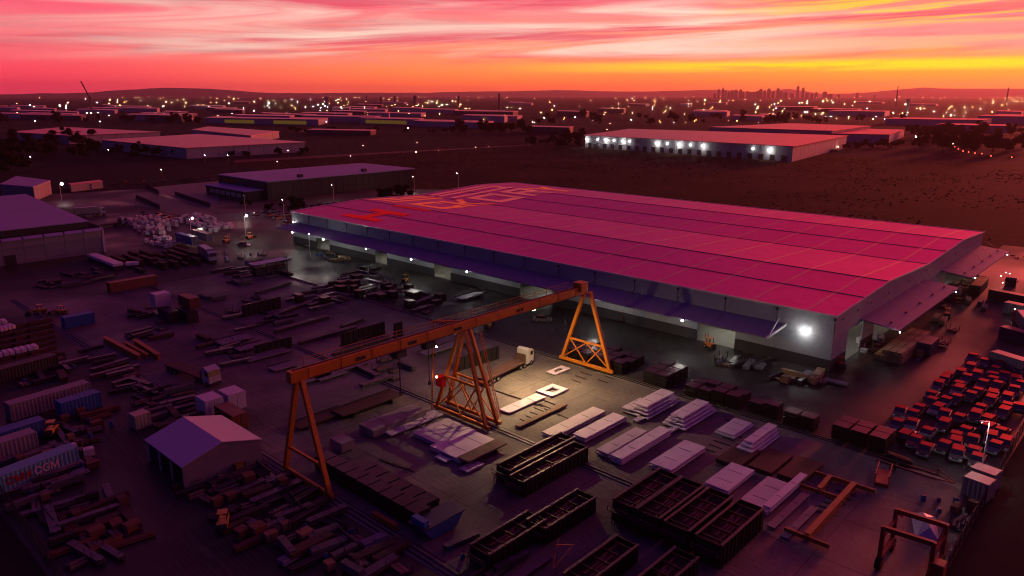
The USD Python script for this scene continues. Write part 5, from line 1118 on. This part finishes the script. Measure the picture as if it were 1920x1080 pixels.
def frame_build(m):
    def build(p):
        for s in (-1, 1):
            obj('side_rail', MB().box((0, s * .8, .16), (3.2, .12, .16)), m, p)
            for k in (-1, 1): obj('stanchion', MB().box((k * 1.5, s * .8, .8), (.1, .1, 1.2)), m, p)
        for k in range(5): obj('cross_bar', MB().box((-1.4 + k * .7, 0, .17), (.1, 1.46, .1)), m, p)
        obj('held_plank', MB().box((.1, .2, .4), (2.6, .5, .3)), mat('dull_board', (.18, .12, .09), .8), p); obj('held_plank', MB().box((-.1, -.4, .33), (2.4, .4, .16)), mat('dull_board', (.18, .12, .09), .8), p)
    return build
proto('crate_brown', crate_build(mat('crate_wood', (.15, .07, .04), .8))); proto('crate_tan', crate_build(mat('crate_tan_wood', (.22, .13, .075), .8))); proto('pipe_dark', bundle_build(mat('pipe_dark_steel', (.05, .045, .05), .5, metal=.5))); proto('pipe_pale', bundle_build(mat('pipe_pale_plastic', (.22, .21, .24), .5), 8, 4.5)); proto('pipe_rust', bundle_build(mat('pipe_rust_steel', (.13, .045, .025), .7), 7, 5)); proto('stillage', frame_build(mat('stillage_steel', (.05, .05, .06), .6, metal=.4)))
KIND = {'crate_brown': ('crate', 'brown boarded crate', 'crate'), 'crate_tan': ('crate', 'tan boarded crate', 'crate'), 'pipe_dark': ('pipe_bundle', 'dark pipe bundle', 'pipes'), 'pipe_pale': ('pipe_bundle', 'pale pipe bundle', 'pipes'), 'pipe_rust': ('pipe_bundle', 'rusty pipe bundle', 'pipes'), 'stillage': ('stillage', 'dark stillage of boards', 'stillage'),
        'drum': ('drum', 'blue steel drum', 'drum'), 'grey_pack': ('timber_pack', 'grey timber pack', 'timber'), 'dark_pack': ('timber_pack', 'brown timber pack', 'timber'), 'steel_pack': ('section_pack', 'steel section pack', 'steel sections'), 'timber_pack': ('timber_pack', 'pale timber pack', 'timber'), 'mould_stack_low': ('mould_stack', 'low black tray stack', 'stack'), 'bale0': ('wrapped_pallet', 'white wrapped load', 'wrapped load')}
rj = random.Random(33); count = {}
def clutter(poly, n, kinds, where, rz=None, gap=1.7):
    """n single things set down apart from each other inside an image quadrilateral."""
    a, b, c, d = [at(*p) for p in poly]; got = []
    for _ in range(n * 12):
        if len(got) >= n: break
        u, v = rj.random(), rj.random()
        p = a * (1 - u) * (1 - v) + b * u * (1 - v) + c * u * v + d * (1 - u) * v
        if any(np.hypot(*(p - q)[:2]) < gap for q in got): continue
        got.append(p)
    got.sort(key=lambda p: (p @ right) / max(p @ fwd, 1))
    for p in got:
        k = rj.choice(kinds); nm, what, cat = KIND[k]
        i = count.get((k, where), 0); count[(k, where)] = i + 1
        cp = copy(nm, k, f'{ORD[i]} {what} from the left {where}', cat, (p[0], p[1], .01), (rj.uniform(-.2, .2) if rz is None else rz + rj.uniform(-.12, .12)) + (H90 if rj.random() < .3 else 0), f'{what}s {where}'[:90])
        UsdGeom.Xformable(cp).AddScaleOp().Set(Gf.Vec3f(rj.uniform(.65, 1.25), rj.uniform(.7, 1.2), rj.uniform(.6, 1.15)))
clutter([(5, 870), (150, 820), (190, 870), (60, 960)], 40, ['crate_brown', 'crate_tan', 'pipe_pale', 'stillage', 'drum', 'bale0', 'grey_pack'], 'around the teal roofed container')
clutter([(75, 960), (215, 910), (260, 1010), (150, 1075)], 37, ['crate_brown', 'pipe_rust', 'dark_pack', 'pipe_dark', 'stillage', 'pipe_rust', 'steel_pack'], 'in the rusty heap at lower left')
clutter([(340, 910), (450, 850), (600, 950), (470, 1030)], 46, ['dark_pack', 'stillage', 'steel_pack', 'pipe_dark', 'crate_brown', 'pipe_dark'], 'in the dark clutter before the tent shed')
clutter([(460, 1010), (600, 960), (790, 1070), (620, 1080)], 40, ['grey_pack', 'dark_pack', 'pipe_pale', 'crate_tan', 'stillage', 'steel_pack', 'pipe_dark', 'drum'], 'along the rail strip at lower centre')
clutter([(250, 745), (330, 725), (400, 800), (300, 810)], 27, ['stillage', 'grey_pack', 'steel_pack', 'pipe_dark', 'dark_pack'], 'between the tent shed and the rail strip')
clutter([(165, 650), (215, 690), (300, 740), (230, 735)], 15, ['stillage', 'steel_pack', 'pipe_dark', 'grey_pack'], 'on the left rail strip by orange beams')
clutter([(90, 800), (195, 760), (215, 800), (120, 850)], 18, ['crate_brown', 'drum', 'stillage', 'steel_pack', 'pipe_rust'], 'below the long white container')
clutter([(545, 560), (700, 500), (720, 520), (600, 585)], 40, ['grey_pack', 'mould_stack_low', 'dark_pack', 'steel_pack'], 'in the timber rows by the long canopy', 0.0, 2.4)
clutter([(400, 505), (540, 480), (560, 520), (430, 540)], 21, ['grey_pack', 'dark_pack', 'steel_pack', 'stillage'], 'left of the stacked timber rows', 0.0)
clutter([(600, 470), (700, 500), (690, 512), (590, 480)], 12, ['timber_pack', 'stillage', 'bale0', 'drum'], 'under the far end of the long canopy')
clutter([(700, 520), (830, 560), (800, 590), (660, 560)], 24, ['mould_stack_low', 'grey_pack', 'steel_pack', 'stillage'], 'between the timber rows and the gantry beam', 0.0, 2.6)
clutter([(1440, 705), (1530, 705), (1570, 720), (1470, 720)], 18, ['timber_pack', 'stillage', 'steel_pack', 'pipe_pale', 'drum', 'crate_tan'], 'in the junk by the dark warehouse corner', None, 1.6)
clutter([(1335, 672), (1420, 678), (1440, 690), (1350, 690)], 10, ['pipe_pale', 'steel_pack', 'stillage'], 'outside the lit doorway')
clutter([(1610, 640), (1660, 635), (1680, 665), (1620, 670)], 12, ['crate_tan', 'drum', 'bale0', 'stillage'], 'at the open side door', None, 1.6)
clutter([(1740, 560), (1790, 530), (1800, 560), (1760, 585)], 9, ['stillage', 'crate_brown', 'dark_pack'], 'under the nearer side canopy edge')
clutter([(60, 530), (200, 500), (210, 525), (80, 545)], 21, ['dark_pack', 'steel_pack', 'stillage', 'grey_pack'], 'before the violet roofed shed', 0.1)
clutter([(360, 640), (430, 630), (470, 680), (400, 690)], 9, ['stillage', 'steel_pack', 'dark_pack'], 'between the truck and the casting tables')
clutter([(560, 440), (600, 455), (580, 465), (545, 450)], 7, ['stillage', 'steel_pack', 'dark_pack'], 'at the far corner of the long canopy')
clutter([(1700, 860 + 70), (1830, 940), (1815, 985), (1795, 990)], 9, ['drum', 'crate_brown', 'stillage'], 'by the right fence below the cabins', None, 1.8)
clutter([(190, 345), (400, 330), (420, 336), (230, 352)], 18, ['dark_pack', 'crate_brown', 'stillage'], 'on dim ground by the office block', None, 5)
clutter([(20, 690), (120, 660), (160, 700), (30, 735)], 16, ['stillage', 'pipe_dark', 'drum', 'steel_pack', 'dark_pack'], 'between the black and long white containers')
clutter([(380, 560), (470, 545), (560, 600), (470, 630)], 14, ['stillage', 'steel_pack', 'grey_pack', 'pipe_dark'], 'above the casting beds by the rails', 0.0)
clutter([(640, 690), (780, 650), (830, 690), (700, 740)], 10, ['stillage', 'steel_pack', 'grey_pack'], 'in the shade under the gantry beam', 0.0)
clutter([(840, 1030), (880, 1000), (1000, 1075), (880, 1085)], 10, ['stillage', 'pipe_dark', 'steel_pack', 'drum'], 'at the bottom edge below the moulds')
clutter([(205, 590), (290, 570), (330, 640), (240, 640)], 12, ['stillage', 'pipe_dark', 'dark_pack', 'steel_pack'], 'left of the stacked containers')
clutter([(380, 470), (470, 470), (540, 490), (420, 500)], 12, ['stillage', 'drum', 'grey_pack', 'bale0'], 'below the yard lamps')
clutter([(1690, 700), (1760, 650), (1830, 600), (1790, 590)], 6, ['stillage', 'drum', 'crate_tan'], 'along the red lit lane at right')
# roofed rack, tank box
t = thing('roofed_rack', 'dark open rack with a magenta sheet roof, upper middle yard', 'rack', at(505, 512), .05)
for s in (-1, 1):
    for x in (-5, -1.7, 1.7, 5): obj('post', MB().box((x, s * 1.6, 1.7), (.16, .16, 3.4)), steeld, t)
obj('roof_sheet', MB().bevel((0, 0, 3.5), (11.2, 3.8, .14), .04), tarp, t); obj('shelf', MB().box((0, 0, 1.5), (10.6, 3.0, .16)), steeld, t); obj('shelf_load', MB().bevel((0, 0, 2.0), (9.6, 2.6, .8), .06), mat('dark_timber', (.10, .05, .035), .75), t); obj('shelf_load', MB().bevel((0, 0, .75), (9.8, 2.7, 1.2), .06), steeld, t)
# lamp posts
proto('lamp_post', lamp_build(8, 1.2)); proto('lamp_post_short', lamp_build(5.5, .7))
def lamp_post(px, rz, label, power, key='lamp_post', h=8, arm=1.2, r=.2, color=LAMPC, g='lamp posts around the yard'):
    p = at(*px); copy('lamp_post', key, label, 'lamp post', (p[0], p[1], .01), rz, g)
    x, y = p[0] + math.cos(rz) * arm, p[1] + math.sin(rz) * arm
    t = thing('lamp_bulb', 'glowing lens of the ' + label, 'lamp', (x, y, h + .02), 0, 'glowing lenses of the yard lamp posts')
    obj('lens', MB().ball((0, 0, 0), r, 1), lampglow, t)
    if power: sphere_light(str(t.GetPath()) + '/bulb', (0, 0, -.4), power, .25, color)
for px, rz, label, pw, r in (((360, 452), .3, 'bright lamp post above the trailer boxes', 260, .42), ((461, 447), .3, 'bright lamp post right of the bale heaps', 420, .42), ((116, 376), .3, 'brightest lamp post in the far left yard', 600, .7), ((461, 402), 1.2, 'unlit-looking tall lamp post by the office annex', 160, .12), ((533, 411), 1.2, 'lamp post at the warehouse far corner', 120, .2),
                             ((626, 378), 1.5, 'slim lamp post before the black office wall', 320, .2), ((777, 360), 1.5, 'slim lamp post right of the office block', 320, .2), ((860, 352), 1.5, 'small lamp post peeping over the magenta roof', 0, .2), ((1838, 893), 2.5, 'slim pole lamp by the cars at the right fence', 160, .1), ((582, 487), 1, 'lamp standard on the machine at the canopy end', 130, .2)):
    lamp_post(px, rz, label, pw, r=r)
t = thing('light_tower', 'squat lit light tower box by the grey trailer', 'light tower', at(377, 446)); obj('body', MB().bevel((0, 0, 1), (1.8, 1.4, 1.6), .1), whitep, t); obj('lit_panel', MB().box((0, 0, 2.8), (1.6, .3, 1.6)), glow('panel_glow', (.9, 1, .8), 1.2), t); obj('mast', MB().tube((0, 0.3, 1.8), (0, 0.3, 3), .08), steeld, t)
for i, (px, w) in enumerate([((515, 1040), 'by the crate at lower centre')][:0]): pass
t = thing('tripod_frame', 'thin orange steel tripod frame at the bottom centre', 'frame', at(1045, 1062)); 
for a, b in (((-2, -1, 1.2), (1.6, 1.2, 2.2)), ((-.4, -.2, 0), (0, .2, 2.6)), ((0, .2, 2.6), (2, -.6, 2.0)), ((-2, -1, 1.2), (2, -.6, 2.0))): obj('bar', MB().bar(a, b, .09), beamo, t)
# ------------------------------------------------------------------ the plain beyond: sheds, trees, lamps
def tree_build(seed, h, w, n):
    def build(p):
        r = np.random.default_rng(seed)
        obj('trunk', MB().tube((0, 0, 0), (.1, 0, h * .45), .22, .12, 7).tube((.1, 0, h * .4), (w * .25, .2, h * .7), .1, .04, 5).tube((.1, 0, h * .4), (-w * .25, -.2, h * .75), .1, .04, 5), mat('bark', (.05, .035, .03), .9), p)
        k = 9; cen = np.c_[r.uniform(-.34, .34, k) * w, r.uniform(-.34, .34, k) * w, h * r.uniform(.38, .86, k)]; rad = r.uniform(.16, .28, k) * w
        i = r.integers(0, k, n); d = r.normal(size=(n, 3)); d /= np.linalg.norm(d, axis=1)[:, None]
        c = cen[i] + d * (rad[i] * r.uniform(.55, 1.05, n))[:, None] * [1, 1, .8]
        u = r.normal(size=(n, 3)); u /= np.linalg.norm(u, axis=1)[:, None]; q = np.cross(u, d); q /= np.linalg.norm(q, axis=1)[:, None] + 1e-9
        s = r.uniform(.35, .75, n)[:, None] * w * .13
        v = np.stack([c - u * s, c + q * s * .8, c + u * s, c - q * s * .8], 1).reshape(-1, 3); b = np.arange(n)[:, None] * 4
        obj('crown', MB().add(v, np.vstack([b + [0, 1, 2], b + [0, 2, 3]])), leafm, p)
    return build
leafm = usdkit.material(stage, '/World/Looks/foliage', {'g': ('geometry', {}), 'n': ('noise_texture', {'scale': .35, 'detail': 3.0}), 'r': ('rgb_ramp', {'ramp': [(.3, (.018, .02, .012)), (.7, (.05, .05, .028))]}), 'd': ('diffuse_bsdf', {}), 't': ('translucent_bsdf', {}), 'm': ('mix_closure', {'fac': .25})},
                        [('g.position', 'n.vector'), ('n.fac', 'r.fac'), ('r.color', 'd.color'), ('r.color', 't.color'), ('d.BSDF', 'm.closure1'), ('t.BSDF', 'm.closure2')], surface='m.closure')
for i, (h, w) in enumerate(((9, 8), (12, 9), (7, 7.5), (10, 6), (4, 5))): proto(f'tree{i}', tree_build(50 + i, h, w, 800))
rt = random.Random(77)
def copy_scaled(name, key, label, cat, loc, rz, s, group):
    x = UsdGeom.Xform.Define(stage, numbered('/World', name)); place(x, loc, rz); x.AddScaleOp().Set(Gf.Vec3f(s, s, s))
    x.GetPrim().GetReferences().AddInternalReference(protos[key]); x.GetPrim().SetInstanceable(True); return tag(x, label, cat, group)
def trees(xa, xb, ya, yb, n, where, kinds=(0, 1, 2, 3), s=(.8, 1.25), nm='tree', what='dark tree'):
    pts = sorted((rt.uniform(xa, xb), rt.random()) for _ in range(n))
    for i, (x, v) in enumerate(pts):
        y = (ya if np.isscalar(ya) else np.interp(x, *ya)) * (1 - v) + (yb if np.isscalar(yb) else np.interp(x, *yb)) * v
        p = at(x, y); k = rt.choice(kinds)
        copy_scaled(nm, f'tree{k}', f'{what}, {ORD[i]} from left {where}', nm if nm == 'shrub' else 'tree', (p[0], p[1], -.02), rt.uniform(0, 6), rt.uniform(*s), f'{what}s {where}'[:90])
trees(-10, 188, 262, 300, 44, 'in the thick wood before the lilac shed at left', s=(1.0, 1.6)); trees(-10, 60, 305, 332, 8, 'behind the grey workshop')
trees(205, 345, 287, 299, 18, 'in the belt before the wide pale shed', s=(.6, .95)); trees(350, 578, 284, 294, 24, 'in the hedge under the wide pale shed wall', (4, 2), (.8, 1.3), 'shrub', 'dark hedge shrub')
trees(-10, 380, 226, 236, 22, 'in the far belt across the left plain', s=(1.2, 2.0)); trees(540, 860, 246, 252, 14, 'in the line at the far side of the field', (4, 2, 0), (.8, 1.2))
trees(855, 988, 238, 252, 26, 'in the dark clump beyond the field', s=(1.1, 1.7)); trees(985, 1090, 266, 277, 20, 'in the hedgerow left of the distribution shed', s=(.7, 1.1)); trees(1040, 1095, 255, 262, 8, 'behind the hedgerow left of the distribution shed')
trees(985, 1490, 222, 236, 30, 'in the belt behind the distribution shed', s=(1.2, 1.9)); trees(1585, 1700, 274, 282, 16, 'along the end of the crimson roofed sheds', s=(.6, .9))
trees(1690, 1925, 246, 292, 66, 'in the wood at the right edge', s=(1.0, 1.7)); trees(1440, 1700, 226, 234, 14, 'in the belt behind the crimson sheds', s=(1.2, 1.8))
trees(455, 575, 385, 397, 9, 'along the office car park', (4, 2), (.5, .9), 'shrub', 'small dark shrub'); trees(690, 780, 366, 375, 8, 'right of the office block', (4, 2), (.6, .9), 'shrub', 'small dark shrub')
# far sheds
yl = glow('lit_wall_yellow', (.6, .34, .07), .13)  # glowing sheets stand in for lamplight falling on the far walls
def farshed(px, py, w, dpx, H, mk, label, lit=None):
    L = [(px - w / 2, py + dpx * .3), (px + w * .42, py + dpx), (px + w / 2, py + dpx * .35), (px - w * .4, py - dpx * .3)]
    t, o, top = quadshed('far_shed', L, H, label, (FARW, FARD, FARW)[mk], FARR, bays=3, group='sheds on the far plain')
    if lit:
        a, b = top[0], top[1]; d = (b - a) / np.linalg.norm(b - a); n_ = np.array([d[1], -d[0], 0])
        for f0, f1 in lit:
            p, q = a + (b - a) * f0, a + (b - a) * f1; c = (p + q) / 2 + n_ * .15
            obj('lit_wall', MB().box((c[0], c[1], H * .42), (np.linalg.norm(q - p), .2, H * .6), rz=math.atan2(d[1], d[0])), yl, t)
farshed(500, 219, 230, 5, 10, 0, 'long far shed with two yellow lit wall bays, upper left', [(.18, .45), (.62, .9)])
farshed(640, 216, 150, 3, 11, 0, 'long far shed right of the yellow lit one'); farshed(735, 220, 120, 4, 10, 0, 'far shed with dull yellow lit wall near the field', [(.1, .8)]); farshed(718, 210, 26, 2, 16, 0, 'tall white block above the far sheds'); farshed(850, 225, 150, 5, 9, 0, 'pale far shed left of the dark clump')
farshed(1030, 236, 90, 3, 9, 1, 'flat dark shed behind the hedgerow left of the distribution shed'); farshed(1760, 221, 200, 4, 10, 0, 'wide far shed by the floodlit spire'); farshed(1830, 232, 150, 4, 9, 0, 'far shed above the wood at the right edge'); farshed(640, 242, 130, 3, 6, 1, 'low reddish shed at the far side of the field')
rf = random.Random(12)
fs = sorted((rf.uniform(-20, 1940), rf.uniform(190, 216)) for _ in range(58))
for i, (x, y) in enumerate(fs):
    farshed(x, y, rf.uniform(30, 110) * (.5 + (y - 188) / 30), 1.0 + (y - 188) * .08, rf.uniform(8, 13), rf.choice((0, 0, 1)), f'hazy pale shed on the far plain, {ORD[i]} from the left')
# lamps of the suburb
for nm, c, st_ in (('white', (1, .95, .86), 55), ('amber', (1, .55, .16), 60), ('gold', (1, .72, .32), 60), ('violet', (.85, .7, 1), 55), ('red', (1, .1, .06), 40)):
    def fl(p, nm=nm, c=c, st_=st_):
        obj('pole', MB().tube((0, 0, 0), (0, 0, 8.2), .12, .08, 5), mast, p); obj('lens', MB().ball((0, 0, 8.9), 1.0, 1), glow('far_lamp_' + nm, c, st_ * .42), p)
    proto('street_light_' + nm, fl)
rl_ = random.Random(3); LAMPS = []
def lights(xa, xb, ya, yb, n, mix, s=(.6, 1.3), where='', base=None):
    for _ in range(n):
        x = rl_.uniform(xa, xb); y = rl_.uniform(ya, yb); p = at(x, y); D = np.hypot(p[0], p[1])
        k = rl_.choice(mix); sc = max(.7, min(2.4, D / 1900)) * rl_.uniform(*s) * .75
        LAMPS.append((D / sc, p, k, sc, where))
lights(0, 240, 184, 222, 30, ['white', 'gold', 'white', 'amber'], where='on the plain at far left')
lights(250, 480, 183, 226, 46, ['white', 'gold', 'amber', 'gold'], where='on the plain left of centre')
lights(480, 660, 186, 208, 36, ['white', 'violet', 'gold', 'violet'], where='in the bright yards left of centre')
lights(500, 700, 206, 236, 16, ['gold', 'white'], where='among the yellow lit sheds')
lights(640, 870, 184, 222, 46, ['gold', 'white', 'amber', 'gold'], where='around the dark silos')
lights(860, 1190, 183, 238, 56, ['amber', 'white', 'gold'], where='on the plain at centre'); lights(1190, 1460, 185, 236, 56, ['amber', 'gold', 'white', 'amber'], where='on the plain below the city')
lights(1440, 1720, 185, 230, 52, ['white', 'violet', 'gold', 'amber'], where='on the plain right of the city'); lights(1690, 1925, 184, 234, 50, ['gold', 'amber', 'white'], where='on the plain at far right')
lights(1190, 1440, 180.4, 183, 26, ['amber', 'gold'], (.8, 1.2), where='along the causeway before the city')
lights(600, 1000, 180.6, 186, 24, ['amber', 'gold', 'white'], (.7, 1.1), where='along the horizon at centre'); lights(1500, 1925, 181, 186, 24, ['amber', 'gold'], (.7, 1.1), where='along the horizon at right')
LAMPS.sort(key=lambda q: q[0])
for D, p, k, sc, where in LAMPS[:255]: copy_scaled('street_light', 'street_light_' + k, f'small {k} lamp shining {where}', 'street light', (p[0], p[1], -.02), 0, sc, f'{k} lamps {where}')
rest = MB()
for D, p, k, sc, where in LAMPS[255:]: rest.ball((p[0], p[1], 8.7 * sc), 1.0 * sc, 1)
obj('far_lamps', rest, usdkit.material(stage, '/World/Looks/far_lamp_mixed', {'g': ('geometry', {}), 'r': ('rgb_ramp', {'ramp': [(0, (1, .5, .14)), (.35, (1, .7, .3)), (.7, (1, .92, .8)), (1, (.9, .75, 1))]}), 'e': ('emission', {'strength': 24.0})}, [('g.random_per_island', 'r.fac'), ('r.color', 'e.color')], surface='e.emission'), None, label='countless tiny amber and white lamps glittering towards the horizon', cat='lamps', kind='stuff')
def one(nm, px, r, label, z=6.0):
    p = at(*px, z); t = thing('street_light', label, 'street light', (p[0], p[1], 0)); obj('pole', MB().tube((0, 0, 0), (0, 0, z - r * .6), .14, .1, 6), mast, t); obj('lens', MB().ball((0, 0, z), r * .62, 1), glow('near_lamp_' + nm, (1, .6, .2) if nm == 'amber' else (1, .78, .45) if nm == 'gold' else (1, .95, .86), 30), t)
for nm, px, r, label in (('violet', (66, 227), 1.2, 'bright bluish lamp in the trees at far left'), ('violet', (187, 228), 1.2, 'bright bluish lamp right of the far left one'), ('white', (329, 225), .7, 'white lamp above the lilac shed'), ('white', (1717, 256), 1.1, 'bright white lamp at the edge of the right wood'), ('white', (1498, 248), 1.0, 'white lamp on the crimson storage shed'), ('white', (1608, 250), 1.0, 'white lamp right of the crimson storage shed'),
                         ('white', (39, 291), .55, 'pale square lamp in the wood at left'), ('white', (57, 294), .55, 'second pale lamp in the wood at left'), ('white', (142, 257), .6, 'white lamp behind the wood'), ('white', (75, 249), .5, 'white lamp on the lilac shed left'), ('white', (26, 248), .5, 'leftmost white lamp on the lilac shed'), ('gold', (220, 277), .5, 'warm lamp on the pale shed yard'), ('gold', (203, 281), .45, 'warm lamp left of the pale shed yard'), ('white', (302, 318), .45, 'white lamp on dim ground left of office'),
                         ('white', (384, 291), .4, 'white lamp by the pale shed hedge'), ('white', (427, 291), .4, 'white lamp right along the pale shed hedge'), ('gold', (540, 282), .4, 'warm lamp at the end of the pale shed'), ('gold', (681, 273), .45, 'lamp on the field track, left one'), ('gold', (782, 267), .4, 'lamp on the field, highest of the track lamps'), ('gold', (780, 285), .4, 'lamp on the field track at centre'), ('gold', (822, 282), .4, 'lamp on the field track right of centre'), ('gold', (892, 276), .4, 'lamp on the field track, second from the right'),
                         ('gold', (916, 275), .4, 'lamp on the field track, rightmost'), ('white', (657, 293), .45, 'white lamp low on the field track'), ('white', (520, 303), .45, 'white lamp above the office roof'), ('amber', (1098, 258), .5, 'amber lamp left of the dock lights'), ('amber', (1138, 243), .5, 'amber lamp over the distribution shed'), ('gold', (765, 240), 1.0, 'glowing gold sign lamp across the field'), ('white', (1425, 215), 1.6, 'wide white glow far below the city'), ('white', (1787, 270), .6, 'lamp at the head of the red tail lights')):
    one(nm, px, r, label)
for i, (x, y) in enumerate([(1790, 275), (1797, 279), (1806, 283), (1816, 285), (1828, 287), (1841, 288), (1858, 292), (1897, 295), (1735, 258), (1742, 259), (1752, 260)]):
    put('car', 'car3', f'far car, {ORD[i]} from the left on the road through the right wood', 'car', px=(x, y + 1), rz=2.0, group='cars on the road through the right wood')
    q = at(x, y, 1.2); obj('tail_lamp', MB().ball(q, .45, 1), glow('tail_red', (1, .06, .03), 9), None, label=f'red tail lamp, {ORD[i]} from left on the road through right wood', cat='lamp', group='tail lamps on the road through the right wood')
